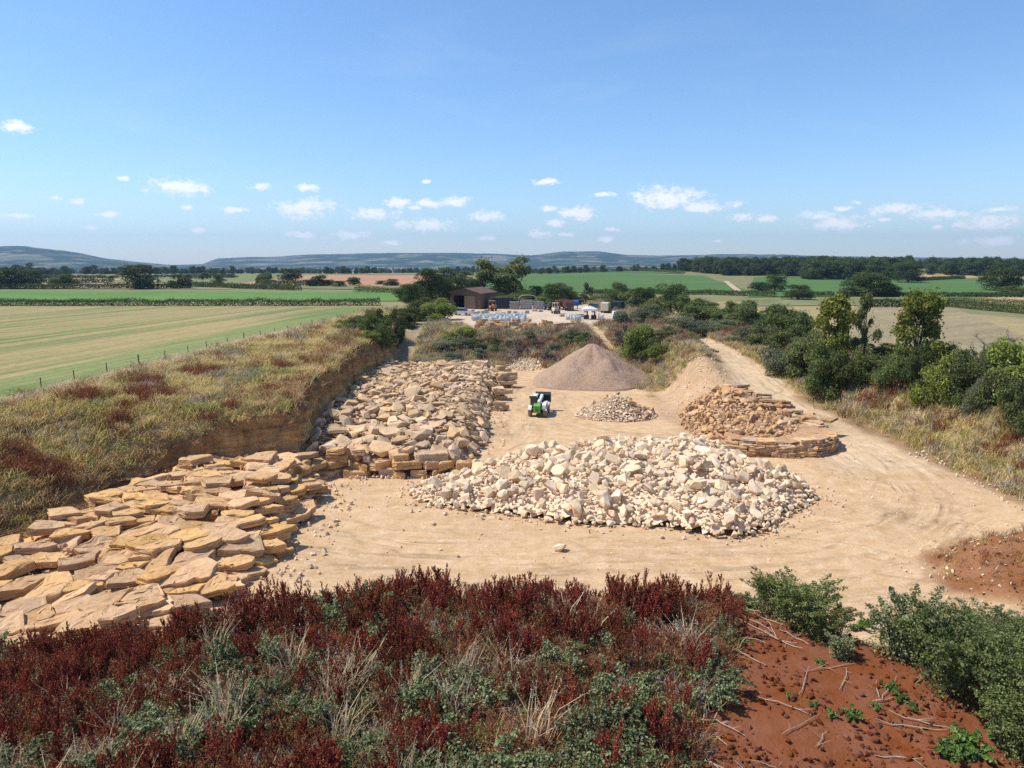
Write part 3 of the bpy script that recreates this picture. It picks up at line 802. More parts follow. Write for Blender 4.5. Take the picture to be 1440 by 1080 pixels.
def heap(seed, f, inside, sampler, sizes, vs, mat, name, keep, labeler, cat, group, stuffname, stufflabel, k=.55, tumble=.6, bed=None, sink=.18, flatten=1.0, view=True):
    rng = np.random.default_rng(seed)
    st = darts(rng, sampler, sizes, k)
    st = [(x, y, s) for x, y, s in st]
    rank = sorted(range(len(st)), key=lambda i: -st[i][2] / math.hypot(st[i][0], st[i][1]) * (1.25 if True else 1))
    big = set(rank[:keep]); items = []
    for i, (x, y, s) in enumerate(st):
        z = float(f(np.array([x]), np.array([y]))[0])
        gx, gy = slope_e(f, x, y)
        v = int(rng.integers(len(vs)))
        t = tumble if rng.random() < .7 else tumble * 2.2
        e = (math.atan(gy) * .8 + rng.normal() * t * .5, -math.atan(gx) * .8 + rng.normal() * t * .5, rng.uniform(0, 6.28))
        sc = np.array([s, s, s * flatten]) * rng.uniform(.85, 1.15, 3)
        loc = np.array([x, y, z + s * (.28 - sink) + abs(rng.normal()) * .1 * s])
        m = rotm((0, 0, e[2])); m = rotm((e[0], e[1], 0)) @ m
        ee = Matrix(m.tolist()).to_euler()
        if i in big:
            o = obj(name, vs[v]); o.location = loc; o.rotation_euler = ee; o.scale = sc
            tag(o, labeler(x, y, s, v), cat, group)
        else: items.append((v, loc, tuple(ee), sc))
    if items or bed is not None:
        return lump(stuffname, vs, items, bed, mat, stufflabel, 'rubble')

# ---- the broad pale heap in the middle
def heap_r(x, y):
    w = np.clip((x - 8.6) / 12, -1, 1); y0 = 53 + 1.4 * np.maximum(w, 0); a = np.arctan2(y - y0, x - 8.6)
    return np.sqrt(((x - 8.6) / 14.2) ** 2 + ((y - y0) / (10.1 + 1.2 * w)) ** 2) * (1 + .10 * np.sin(3 * a + 1) + .06 * np.sin(7 * a))
def heap_f(x, y):
    r = heap_r(x, y)
    return H(x, y) * 0 + np.clip(1 - r ** 3.2, 0, 1) ** .8 * (1.95 + .5 * np.clip((x - 8) / 12, -1, 1) + 2.1 * fbm(x / 3.6, y / 3.6, 41, 4)) + .02
def heap_s(rng, s):
    for _ in range(20):
        x, y = rng.uniform(-8, 26), rng.uniform(41, 65)
        r = float(heap_r(x, y))
        if r < 1.0 and (r < .93 or s < .75) and (y < 57 or rng.random() < .55): return (x, y)
    return None
def heap_label(x, y, s, v):
    side = 'left end' if x < .5 else 'right shoulder' if x > 18 else 'left half' if x < 8.5 else 'right half'
    row = 'at the front' if y < 46.5 else 'on the front slope' if y < 50 else 'on the broad top' if y < 57 else 'along the far crest'
    return f"{'large' if s > 1.15 else 'middling' if s > .9 else 'small'} {'blocky' if v % 3 else 'flat sided'} pale rock {row}, {side} of the broad heap"
RV = variants(3, 26, M_rub, (.42, .8), (.35, .8), (12, 22), .05)
rs = np.random.default_rng(8)
sizes = list(np.clip(rs.lognormal(-.34, .40, 950), .42, 1.5)) + list(rs.uniform(.2, .5, 2100))
bed = surf_grid(lambda x, y: heap_f(x, y) - .22, -10, 27, 40, 67, .45, lambda x, y: heap_r(x, y) < .985)
heap(11, heap_f, None, heap_s, sizes, RV, M_rub, 'rubble_rock', 290, heap_label, 'rock', 'pale rocks of the broad heap on the quarry floor', 'rubble', 'small pale stones filling the broad limestone heap', .5, .65, bed)
# strays on the floor round its foot
for (x, y, s, lab) in [(2.9, 40.3, .95, 'lone pale rock lying in front of the widest rubble heap'), (-5.2, 44.6, .45, 'small stray rock by the left front foot of the widest heap'), (16.8, 43.2, .5, 'small stray rock by the right front foot of the widest heap')]:
    o = obj('rubble_rock', RV[5]); o.location = (x, y, Hs(x, y) + s * .2); o.scale = (s, s, s); o.rotation_euler = (.1, .1, x); tag(o, lab, 'rock')

# ---- irregular slabs
def slab_mesh(rng, poly, t, mat, rough=.05):
    """polygon with broken, bedded edges"""
    poly = np.array(poly, float); c = poly.mean(0); poly = poly - c
    pts = []
    for i in range(len(poly)):
        a, b = poly[i], poly[(i + 1) % len(poly)]; k = max(1, int(np.hypot(*(b - a)) / .38))
        for j in range(k):
            q = a + (b - a) * j / k
            pts.append(q + (rng.normal(size=2) * rough if j else rng.normal(size=2) * rough * .5))
    pts = np.array(pts); n = len(pts); rad = np.hypot(pts[:, 0], pts[:, 1])[:, None]
    dirn = pts / np.maximum(rad, .01)
    lev = [(-.5, -.03), (-.42, .0), (-.10, .012), (.0, -.04), (.10, .008), (.42, .0), (.5, -.03)]
    V = []
    for z, off in lev:
        nz = rng.normal(size=(n, 1)) * rough * .55
        V.append(np.hstack([pts + dirn * (off + nz), np.full((n, 1), z * t) + rng.normal(size=(n, 1)) * t * .03]))
    wob = rng.uniform(0, 6.28, 4); fx = rng.uniform(1.2, 2.6, 2)
    for kk in (.82, .52, .24):
        inner = pts * kk + rng.normal(size=pts.shape) * .05
        und = .07 * t * (np.sin(inner[:, 0] * fx[0] + wob[0]) + np.sin(inner[:, 1] * fx[1] + wob[1])) + rng.normal(size=n) * t * .045 - (.05 * t if rng.random() < .4 else 0)
        V.append(np.column_stack([inner, .5 * t + und]))
    V.append(np.array([[0, 0, .5 * t]]))
    V = np.concatenate(V); F = []
    m = len(lev) + 3
    for r in range(m - 1):
        for i in range(n):
            j = (i + 1) % n; F += [(r * n + i, r * n + j, r * n + n + j), (r * n + i, r * n + n + j, r * n + n + i)]
    top = len(V) - 1
    for i in range(n): F.append(((m - 1) * n + i, (m - 1) * n + (i + 1) % n, top))
    for i in range(1, n - 1): F.append((0, i + 1, i))
    return mesh_np('slab', V, np.array(F), [mat]), c

def clip(poly, p, nrm):
    out = []
    for i in range(len(poly)):
        a, b = poly[i], poly[(i + 1) % len(poly)]
        da = (a[0] - p[0]) * nrm[0] + (a[1] - p[1]) * nrm[1]; db = (b[0] - p[0]) * nrm[0] + (b[1] - p[1]) * nrm[1]
        if da <= 0: out.append(a)
        if da * db < 0:
            t = da / (da - db); out.append((a[0] + (b[0] - a[0]) * t, a[1] + (b[1] - a[1]) * t))
    return out

def cells(pts, rad=3.2):
    pts = np.asarray(pts); out = []
    for i, p in enumerate(pts):
        poly = [(p[0] - rad / 2, p[1] - rad / 2), (p[0] + rad / 2, p[1] - rad / 2), (p[0] + rad / 2, p[1] + rad / 2), (p[0] - rad / 2, p[1] + rad / 2)]
        d = np.hypot(*(pts - p).T); near = np.where((d > 0) & (d < rad * 1.5))[0]
        for j in near[np.argsort(d[near])][:14]:
            poly = clip(poly, (p + pts[j]) / 2, pts[j] - p)
            if len(poly) < 3: break
        out.append(poly)
    return out

PR_Y = [26, 30, 35, 40.6, 46, 52, 54.5]; PR_V = [-18.5, -15.6, -14.3, -13.6, -14.2, -15.0, -15.4]
def pile_t(x, y):
    right = np.interp(y, PR_Y, PR_V) + .5 * np.sin(y * 1.3); left = xb_(y) + .4
    t = 1.1 + 1.3 * ss(29, 49, y) + .5 * fbm(x / 4, y / 4, 51, 3)
    t = t * ss(-.6, 2.6, right - x) ** .55
    return np.where((x < right) & (x > left) & (y > 25.8 + .25 * np.abs(x + 20)) & (y < 54.6), t, 0)
def slab_label(x, y, z, A, t, top, edge):
    w = 'huge' if A > 5.2 else 'big' if A > 3.2 else 'middling' if A > 1.8 else 'small'
    row = 'front' if y < 33 else 'near' if y < 39 else 'middle' if y < 45.5 else 'far'
    side = 'right edge' if edge else 'left side' if x < -22.5 else 'centre'
    return f"{w} honey coloured slab {'on top' if top else 'lower'} at the {side}, {row} part of the slab pile"
BV0 = variants(19, 24, M_slab, (.3, .6), (.5, .9), (10, 18), .03)
rng = np.random.default_rng(21)
LT = .43; cnt = 0
for k in range(8):
    z0 = k * LT; ang = rng.normal() * .25 + .3; ca, sa = math.cos(ang), math.sin(ang); asp = 1.5
    pts = []
    for _ in range(4000):
        x, y = rng.uniform(-34, -12), rng.uniform(25, 56)
        u, v = (x * ca + y * sa) / asp, -x * sa + y * ca
        if all((u - a) ** 2 + (v - b) ** 2 > (.66 + .85 * rng.random() ** 2.2) ** 2 for a, b in pts): pts.append((u, v))
        if len(pts) > 420: break
    for (u, v), poly in zip(pts, cells(pts, 3.8)):
        if len(poly) < 3: continue
        w = [((a * asp) * ca - b * sa, (a * asp) * sa + b * ca) for a, b in poly]
        c = np.mean(w, 0); x, y = c
        t = float(pile_t(np.array(x), np.array(y)))
        if t < z0 + LT * .55: continue
        depth = t - (z0 + LT)
        right = np.interp(y, PR_Y, PR_V)
        edge = right - x < 2.4 + z0 * .3
        if depth > (.58 if not edge else 1.25): continue
        top = depth < .4
        if rng.random() < (.12 if top else .05): continue
        wl = np.array(w); A = .5 * abs(np.dot(wl[:, 0], np.roll(wl[:, 1], 1)) - np.dot(wl[:, 1], np.roll(wl[:, 0], 1)))
        if A < .35: continue
        wl = c + (wl - c) * rng.uniform(.86, 1.06)
        th = rng.uniform(.30, .50) * (1 if A > 1.2 else .9)
        me, cc = slab_mesh(rng, wl, th, M_slab)
        gz = max(Hs(x, y) - .1, 0) * .6
        o = obj('limestone_slab', me)
        o.location = (cc[0], cc[1], gz + z0 + th / 2 + rng.normal() * .05 + (.1 if top else 0))
        tl = R((5 if rng.random() < .75 else 10) if top else 2.5)
        o.rotation_euler = (R(2.5 if top else 0) + rng.normal() * tl, rng.normal() * tl + (R(2) if top else 0), rng.normal() * .05)
        tag(o, slab_label(x, y, z0, A, th, top, edge), 'slab', 'honey slabs stacked in the left front pile'); cnt += 1
SB = surf_grid(lambda x, y: np.maximum(pile_t(x, y) - .75, -.2), -34, -12, 25, 55, .5, lambda x, y: pile_t(x, y) > .5)
sit = []
for _ in range(1500):
    x, y = rng.uniform(-32, -13), rng.uniform(26, 55)
    t = float(pile_t(np.array(x), np.array(y)))
    if t < .3: continue
    s_ = .15 + .45 * rng.random() ** 2.5; sit.append((int(rng.integers(24)), np.array([x, y, t - .25 + rng.uniform(-.2, .12)]), tuple(rng.uniform(0, 6.28, 3)), np.array([s_, s_, s_ * .7])))
lump('rubble', BV0, sit, SB, M_slab, 'stone core showing in gaps between the stacked slabs', 'rubble')
print('slabs', cnt)

# ---- wall of blocks and the long boulder pile behind it
def block(rng, x, y, z, L_, D_, T_, rz, label, name='wall_block', mat=None, tilt=.03):
    n = rng.integers(5, 8); a = np.sort(rng.uniform(0, 6.28, n) * .35 + np.arange(n) * 6.28 / n * .65 + .3)
    poly = [(math.copysign(abs(math.cos(q)) ** .55, math.cos(q)) * L_ / 2, math.copysign(abs(math.sin(q)) ** .55, math.sin(q)) * D_ / 2) for q in a]
    me, c = slab_mesh(rng, poly, T_, mat or M_slab, .045)
    o = obj(name, me); o.location = (x, y, z); o.rotation_euler = (rng.normal() * tilt, rng.normal() * tilt, rz + rng.normal() * .08)
    return o
rng = np.random.default_rng(5)
for k, (zz, th) in enumerate([(.30, .60), (.90, .62), (1.50, .60), (2.02, .46)]):
    x = -15.9 + .35 * k
    while x < -4.2:
        ln = rng.uniform(1.4, 3.0) if k > 1 else rng.uniform(1.1, 2.6)
        xc = x + ln / 2; t = (xc + 16) / 12
        y = 55.2 + .35 * math.sin(t * 3) + .16 * k + rng.normal() * .1
        if zz < 2.1 - 1.0 * max(0, t - .8) / .2 and not (k == 3 and rng.random() < .2):
            o = block(rng, xc, y, zz + rng.normal() * .04, ln * 1.02, rng.uniform(1.3, 1.9), th * rng.uniform(.8, 1.08), .03, '', 'wall_block', M_boul if rng.random() < .45 else M_slab, .05)
            tag(o, f"{'long' if ln > 1.8 else 'short'} tan block in the {['bottom', 'second', 'third', 'top'][k]} course of the stacked wall, {['left third', 'middle', 'right third'][min(2, max(0, int(t * 3)))]}", 'block', 'blocks of the stacked wall before the boulders')
        x += ln
BR_Y = [56, 60, 66, 73, 80, 85, 92, 99, 106, 112]; BR_V = [-5.0, -3.2, -2.3, -2.4, -2.6, -2.0, -1.6, -1.4, -1.8, -4]
def boul_f(x, y):
    right = np.interp(y, BR_Y, BR_V); left = xb_(y) + .2
    t = (1.65 + .45 * ss(60, 72, y) - .5 * ss(98, 112, y) + .8 * fbm(x / 5, y / 5, 61, 3)) * ss(0, 2.8, right - x) ** .6 * (1 - ss(108, 113, y)) * ss(55.6, 57.2, y)
    return np.where((x < right) & (x > left), t, 0.0)
def boul_s(rng, s):
    for _ in range(20):
        y = 56.6 + 55.5 * rng.random() ** (1.6 if s > 1.25 else .9); x = rng.uniform(-21, -1)
        if s > 1.3 and y > 74 and rng.random() < .6: continue
        if float(boul_f(np.array(x), np.array(y))) > (.35 if s > .9 else .05): return (x, y)
    return None
def boul_label(x, y, s, v):
    right = np.interp(y, BR_Y, BR_V)
    side = 'right fringe' if right - x < 2.5 else 'face side' if x < -15 else 'middle'
    row = 'behind the stacked wall' if y < 62 else 'in the near part' if y < 72 else 'halfway along' if y < 85 else 'towards the far end'
    return f"{'big' if s > 1.6 else 'middling' if s > 1.15 else 'small'} {'chunky' if v % 2 else 'flattish'} boulder {row}, long pile {side}"
BV = variants(17, 24, M_boul, (.30, .56), (.5, .9), (12, 20), .03)
rs = np.random.default_rng(18)
sizes = list(np.clip(rs.lognormal(.10, .33, 680), .7, 2.3)) + list(rs.uniform(.4, .8, 1500))
bed = surf_grid(lambda x, y: boul_f(x, y) - .3, -22, 0, 55, 114, .5, lambda x, y: boul_f(x, y) > .15)
heap(29, boul_f, None, boul_s, sizes, BV, M_boul, 'limestone_boulder', 290, boul_label, 'boulder', 'boulders of the long pile under the quarry face', 'rubble', 'smaller buff stones of the long pile under the face', .56, .26, bed, .16)
# slab stacks at the right edge of the long pile
rng = np.random.default_rng(71)
for (x, y, n, w) in [(-1.9, 88.5, 3, 2.6), (-3.6, 90.5, 4, 2.4), (-1.3, 97, 4, 2.9), (-3.4, 99.5, 4, 2.6), (-2.0, 103.5, 4, 3.0), (-4.8, 105, 5, 2.8), (-7.5, 107.5, 4, 3.0), (-10.5, 108.5, 4, 2.8), (-1.6, 81.5, 2, 2.0)]:
    for i in range(n):
        o = block(rng, x + rng.normal() * .12, y + rng.normal() * .12, .28 + i * .52, w * rng.uniform(.85, 1.05), w * rng.uniform(.6, .8), .5, rng.normal() * .3, '', 'stacked_slab', M_boul)
        tag(o, f"buff slab, {['bottom', 'second', 'third', 'fourth', 'fifth'][i]} of its stack, {'near' if y < 92 else 'far'} {'right edge' if x > -3 else 'end'} of the long boulder pile", 'slab', 'slabs in squat stacks beside the long pile')

# ---- layered rock bench by the haul road, broken blocks behind it
rng = np.random.default_rng(77)
root = thing('rock_bench', 'low layered rock bench left standing beside the curve of the haul road', 'rock outcrop', (25, 66, 0))
BP = np.array([(18.8, 61.5), (21.5, 60.2), (24.6, 59.9), (27.4, 60.6), (29.4, 62.2), (30.5, 64.6), (30.2, 67.4), (28.9, 70.4), (26.9, 73.6), (24.8, 76), (20, 73)], float)
cm = BP.mean(0)
for i, (z, t, k) in enumerate([(.5, 1.1, .93), (1.25, .5, .90)]):
    me, c = slab_mesh(rng, (BP - cm) * k, t, M_red, .22)
    o = part('rock_bed', me, root); o.location = (cm[0] - 25 + c[0], cm[1] - 66 + c[1], z)
per = np.vstack([BP[:10]]); seg = np.hypot(*np.diff(per, axis=0).T); cum = np.concatenate([[0], np.cumsum(seg)])
for k in range(5):
    z = .16 + k * .33; q = rng.uniform(0, .8)
    while q < cum[-1] - .4:
        ln = rng.uniform(.7, 2.4); u = min(q + ln / 2, cum[-1])
        x = np.interp(u, cum, per[:, 0]); y = np.interp(u, cum, per[:, 1]); x2 = np.interp(min(u + .3, cum[-1]), cum, per[:, 0]); y2 = np.interp(min(u + .3, cum[-1]), cum, per[:, 1])
        a = math.atan2(y2 - np.interp(u - .3, cum, per[:, 1]), x2 - np.interp(u - .3, cum, per[:, 0]))
        inn = np.array([-math.sin(a), math.cos(a)]) * (.42 + .06 * k + abs(rng.normal()) * .16)
        q += ln
        if k == 4 and rng.random() < .4: continue
        me, c = slab_mesh(rng, [(-ln / 2, -.6), (ln / 2 * rng.uniform(.8, 1), -.62), (ln / 2, .5), (-ln / 2 * rng.uniform(.8, 1), .55)], rng.uniform(.26, .36), [M_slab, M_red, M_boul][int(rng.integers(3))], .07)
        o = part('edge_block', me, root); o.location = (x + inn[0] - 25, y + inn[1] - 66, z); o.rotation_euler = (rng.normal() * .03, rng.normal() * .03, a)
def brk_f(x, y):
    top = np.maximum(H(x, y), np.where((x > 19.5) & (y > 61) & (y < 73) & (x < 29.6), 1.5, 0))
    return top + 1.5 * np.exp(-((x - 23.6) / 3.2) ** 2 - ((y - 75.5) / 4.5) ** 2)
def brk_s(rng, s):
    for _ in range(30):
        x, y = rng.uniform(17.5, 28.5), rng.uniform(62, 82)
        d = math.hypot((x - 23.2) / 5.2, (y - 72.5) / 10)
        if d < 1 and not (x > 27.6 and y < 64.5): return (x, y)
    return None
def brk_label(x, y, s, v):
    return f"{'large' if s > 1.1 else 'smaller'} rusty broken block {'low on' if y < 70 else 'midway up' if y < 76 else 'high on'} the {'left' if x < 22.5 else 'right'} side of the collapsed face"
QV = variants(37, 12, M_red, (.5, .8), (.6, .95), (10, 16), .03)
sizes = list(rng.uniform(.6, 1.5, 110)) + list(rng.uniform(.16, .6, 1100))
heap(39, brk_f, None, brk_s, sizes, QV, M_red, 'broken_block', 75, brk_label, 'rock', 'rusty blocks of the collapsed face by the bench', 'rubble', 'rusty stone crumbs on the collapsed face', .6, .5, None, .2)
for i, (x, y) in enumerate([(25.2, 80), (26.4, 79), (25.6, 78), (27.2, 77.4), (26.4, 76.6), (27.9, 75.4), (26.8, 75), (28.6, 73.6), (27.3, 73.2), (29.0, 71.6), (28.0, 71), (29.5, 69.4), (28.4, 69.0), (29.9, 67.2), (25.0, 81.5), (26.2, 80.7)]):
    z = max(Hs(x, y), 1.6 if y < 75 else 0)
    for j in range((3 + i % 2) if y > 72 else 2):
        o = block(rng, x + .25 * rng.normal(), y + .25 * rng.normal(), z + .13 + j * .27, rng.uniform(1.5, 2.8), rng.uniform(1.0, 1.6), .26, .5 + rng.normal() * .4, '', 'thin_slab', M_red if i % 3 else M_boul, .06)
        tag(o, f"thin rusty slab {'lying uppermost' if j == (2 + i % 2 if y > 72 else 1) else 'under another'} {'high up' if y > 77 else 'halfway' if y > 73 else 'low down'} along the road edge of the rock bench", 'slab', 'thin slabs along the road edge of the bench')

# ---- crushed stone cone
def pile(name, label, cat, x0, y0, r, h, mat, seed, slump=None, n=64, m=40, ell=(1, 1)):
    a, k = np.meshgrid(np.linspace(0, 2 * math.pi, n, endpoint=False), np.linspace(0, 1.06, m))
    rr = k * r * (1 + .06 * np.sin(2 * a + seed) + .05 * np.sin(5 * a + 2 * seed))
    x = rr * np.cos(a) * ell[0]; y = rr * np.sin(a) * ell[1]
    kk = np.sqrt(k ** 2 + .004) - .03
    z = h * (1 - kk) + fbm(x * 1.2, y * 1.2, seed, 4) * .28 * np.minimum(1, 4 * (1.05 - k)) + fbm(x / 3, y / 3, seed + 5, 3) * .5 * np.minimum(1, 3 * k)
    if slump: z = z + slump(x, y, k)
    V = np.stack([x + x0, y + y0, np.where(k > 1.0, -.3, z) + np.array(Hs(x0, y0))], -1).reshape(-1, 3) - np.array((x0, y0, Hs(x0, y0)))
    idx = np.arange(n * m).reshape(m, n); nx_ = np.roll(idx, -1, 1)
    F = np.stack([idx[:-1], nx_[:-1], nx_[1:], idx[1:]], -1).reshape(-1, 4)
    o = obj(name, mesh_np(name, V, F, [mat], True)); o.location = (x0, y0, Hs(x0, y0) - .05)
    return tag(o, label, cat)
def gravmat(name, ca, cb, cc):
    m = bpy.data.materials.new(name); t = nt(m); tc = N(t, 'ShaderNodeTexCoord'); v = tc.outputs['Object']
    f1 = noise(t, v, .35, 5, .6); f2 = noise(t, v, 5, 6, .75); f3 = noise(t, v, 17, 4, .8)
    mp = N(t, 'ShaderNodeMapping'); mp.inputs['Scale'].default_value = (1.6, 1.6, .25); L(t, v, mp.inputs[0]); f4 = noise(t, mp.outputs[0], 1, 5, .6)
    col = mixc(t, math_(t, 'MULTIPLY_ADD', math_(t, 'ADD', f1, f4), 1.6, -1.1, True), ca, cb)
    col = mixc(t, math_(t, 'MULTIPLY', math_(t, 'SUBTRACT', f3, .5), 3, clamp=True), col, cc)
    lv = math_(t, 'MULTIPLY_ADD', math_(t, 'SUBTRACT', f2, .5), 1.3, 1.0)
    mul = N(t, 'ShaderNodeVectorMath', operation='SCALE'); L(t, col, mul.inputs[0]); L(t, lv, mul.inputs[3])
    surface(t, mul.outputs[0], .95, math_(t, 'ADD', f2, f3), .9, .22, spec=.1); return m
M_cone = gravmat('crushed_gravel', (.47, .305, .195), (.58, .41, .285), (.34, .21, .13))
def slump(x, y, k):
    g = np.exp(-((x + .6) / 1.5) ** 2 - ((y + 3.2) / 2.2) ** 2); h_ = np.exp(-((x - 2.2) / .8) ** 2 - ((y + 3.4) / 1.6) ** 2)
    ridge = np.abs(np.sin(np.arctan2(y, x) * 4.5 + 1.2 * np.sin(k * 6)))
    return -.55 * g * np.clip(1.6 * k, 0, 1) + .35 * h_ + (ridge - .6) * .28 * np.clip(k * 2, 0, 1) * np.clip((1 - k) * 3, 0, 1)
pile('gravel_cone', 'tall pinkish cone of crushed gravel behind the loader', 'gravel pile', 11.6, 102.0, 8.7, 5.75, M_cone, 7, slump, 180, 90)
# ---- smaller heap with broken stone
pile('gravel_heap', 'small grey stone heap right of the loader', 'rubble heap', 11.7, 78.6, 4.3, 2.45, M_cone, 13, None, 120, 50, (1.05, .8))
def sm_f(x, y): return Hs(11.7, 78.6) + 2.35 * np.clip(1 - np.sqrt(((x - 11.7) / 4.5) ** 2 + ((y - 78.6) / 3.5) ** 2), 0, 1) + .03
def sm_s(rng, s):
    for _ in range(20):
        a, q = rng.uniform(0, 6.28), math.sqrt(rng.random())
        x, y = 11.7 + 4.6 * q * math.cos(a), 78.6 + 3.6 * q * math.sin(a)
        if s > .5 and not (x > 12.6 or y > 79): continue
        return (x, y)
def sm_label(x, y, s, v): return f"{'larger' if s > .8 else 'small'} brown stone {'on the top' if float(sm_f(x, y)) > 1.1 else 'at the right foot' if x > 13.5 else 'on the flank'} of the small heap beside the loader"
rng = np.random.default_rng(45)
heap(47, sm_f, None, sm_s, list(rng.uniform(.55, 1.25, 34)) + list(rng.uniform(.18, .42, 700)), QV[:6] + RV[:6], M_rub, 'heap_stone', 34, sm_label, 'rock', 'brown stones on the small heap beside the loader', 'rubble', 'small grey stones covering the little heap', .55, .6, None, .15)

# ---- crumbs: talus, floor litter, chalk spill, road verge (beyond counting)
rng = np.random.default_rng(91); items = []
def crumbs(n, x0, x1, y0, y1, s0, s1, ok, dz=.25):
    c = 0
    for _ in range(n * 6):
        x, y = rng.uniform(x0, x1), rng.uniform(y0, y1)
        if not ok(x, y): continue
        s = s0 + (s1 - s0) * rng.random() ** 2.5
        items.append((int(rng.integers(26)), np.array([x, y, Hs(x, y) + s * dz]), tuple(rng.uniform(0, 6.28, 3)), np.array([s, s, s * .8])))
        c += 1
        if c >= n: break
crumbs(900, 17.5, 27, 66, 104, .08, .4, lambda x, y: x - 17 > rng.random() * 5)
crumbs(420, -14, 34, 34, 66, .05, .28, lambda x, y: heap_r(x, y) > .98)
FINE = True
crumbs(1100, -9, 28, 40, 66, .06, .42, lambda x, y: .97 < heap_r(x, y) < 1.04 + .14 * rng.random() ** 2)
crumbs(260, -14.5, -11, 30, 56, .1, .5, lambda x, y: x > np.interp(y, PR_Y, PR_V) - .2)
crumbs(220, -4, 2, 57, 108, .1, .45, lambda x, y: 0 < x - np.interp(y, BR_Y, BR_V) < 1.6)
crumbs(300, -16, -4, 54.6, 55.9, .1, .45, lambda x, y: True)
crumbs(500, -2, 5, 112, 124, .15, .7, lambda x, y: ((x - 2) / 3.2) ** 2 + ((y - 117) / 5) ** 2 < 1, .2)
crumbs(300, 30, 42, 42, 62, .08, .4, lambda x, y: abs(x - rright_(y)) < 1.5)
crumbs(260, 22, 30, 31, 42, .06, .3, lambda x, y: ((x - 30) / 8) ** 2 + ((y - 36.5) / 6.4) ** 2 < 1.15)
for _ in range(1000):
    a = rng.uniform(0, 6.28); q = math.sqrt(rng.random()) * 1.04; x = 8.8 + 14.9 * q * math.cos(a); y = 53 + 10.2 * q * math.sin(a)
    if heap_r(x, y) > 1.03: continue
    z = max(float(heap_f(np.array([x]), np.array([y]))[0]), Hs(x, y)); s_ = .08 + .22 * rng.random() ** 2
    items.append((int(rng.integers(26)), np.array([x, y, z + rng.uniform(-.12, .12)]), tuple(rng.uniform(0, 6.28, 3)), np.array([s_, s_, s_ * .7])))
lump('rubble', RV, items, None, M_rub, 'loose stone crumbs littering the quarry floor and talus', 'rubble')
# ------------------------------------------------------------------ plants
def leaf_arrays(rng, pos, nrm, size, asp=.55, spread=.7, up=.25):
    n = len(pos)
    d = nrm + rng.normal(size=(n, 3)) * spread; d[:, 2] += up; d /= np.linalg.norm(d, axis=1)[:, None]
    t = np.cross(d, rng.normal(size=(n, 3))); t /= np.linalg.norm(t, axis=1)[:, None]
    b = np.cross(d, t)
    s = (size * rng.uniform(.6, 1.35, n))[:, None]
    V = np.stack([pos - t * s * .5, pos + b * s * asp * .5 + d * s * .10, pos + t * s * .5 - d * s * .06, pos - b * s * asp * .5 + d * s * .10], 1).reshape(-1, 3)
    i = np.arange(n)[:, None] * 4
    return V, np.concatenate([i + np.array([[0, 1, 2]]), i + np.array([[0, 2, 3]])])

def blobs_points(rng, n, blobs, inner=.35):
    c = np.array([b[:3] for b in blobs]); r = np.array([b[3] for b in blobs])
    k = rng.choice(len(blobs), n, p=r ** 2 / (r ** 2).sum())
    d = rng.normal(size=(n, 3)); d /= np.linalg.norm(d, axis=1)[:, None]
    flip = (d[:, 2] < -.25) & (rng.random(n) < .6); d[flip, 2] *= -1
    q = 1 - inner * rng.random(n) ** 1.6
    q = q * (1 + .16 * np.sin(d[:, 0] * 9 + k) * np.sin(d[:, 1] * 8 + 2 * k) )
    return c[k] + d * (r[k] * q)[:, None] * np.array([1, 1, .85]), d

def crown(rng, kind, n, leaf, mat):
    bl = []
    if kind == 'oak':
        for i in range(30):
            a = rng.uniform(0, 6.28); q = math.sqrt(rng.random()) * .36; z = rng.uniform(.12, .84)
            k = math.sqrt(max(.3, 1 - ((z - .32) / .58) ** 2))
            bl.append((q * k * math.cos(a), q * k * math.sin(a), z, rng.uniform(.11, .19)))
    elif kind == 'willow':
        for j in range(3):
            x0, y0, hh = [(-.18, .05, .92), (.17, -.04, 1.0), (.02, .12, .8)][j]
            for i in range(11):
                z = .2 + (hh - .28) * i / 10; w = .20 * math.sqrt(max(.1, 1 - ((z / hh - .45) / .6) ** 2))
                bl.append((x0 + rng.normal() * w * .6, y0 + rng.normal() * w * .6, z, rng.uniform(.07, .13)))
    elif kind == 'maple':
        for i in range(26):
            z = rng.uniform(.16, .93); k = (1 - z) ** .55 * 1.1 if z > .35 else .55 + z
            a = rng.uniform(0, 6.28); q = rng.uniform(.2, .40) * min(1, k)
            bl.append((q * math.cos(a), q * math.sin(a), z, rng.uniform(.07, .14)))
    elif kind == 'sapling':
        for i in range(16):
            z = .30 + .66 * i / 15; k = (1 - ((z - .52) / .5) ** 2)
            a = rng.uniform(0, 6.28); q = rng.uniform(.05, .34) * max(.15, k)
            bl.append((q * math.cos(a), q * math.sin(a), z, rng.uniform(.06, .13)))
    else:                                              # shrub
        for i in range(20):
            a = rng.uniform(0, 6.28); q = math.sqrt(rng.random()) * .38; z = rng.uniform(.10, .85) * (1 - (q / .52) ** 2)
            bl.append((q * math.cos(a), q * math.sin(a), z, rng.uniform(.11, .19)))
    p, d = blobs_points(rng, n, bl)
    # loose sprays that break the outline
    m = n // 12; k = rng.choice(n, m); p2 = p[k] + d[k] * rng.uniform(.02, .09, (m, 1)); p2[:, 2] += rng.uniform(0, .04, m)
    p = np.vstack([p, p2]); d = np.vstack([d, d[k]])
    p[:, 2] = np.maximum(p[:, 2], .01)
    V, F = leaf_arrays(rng, p, d, leaf)
    return mesh_np('crown', V, F, [mat]), bl

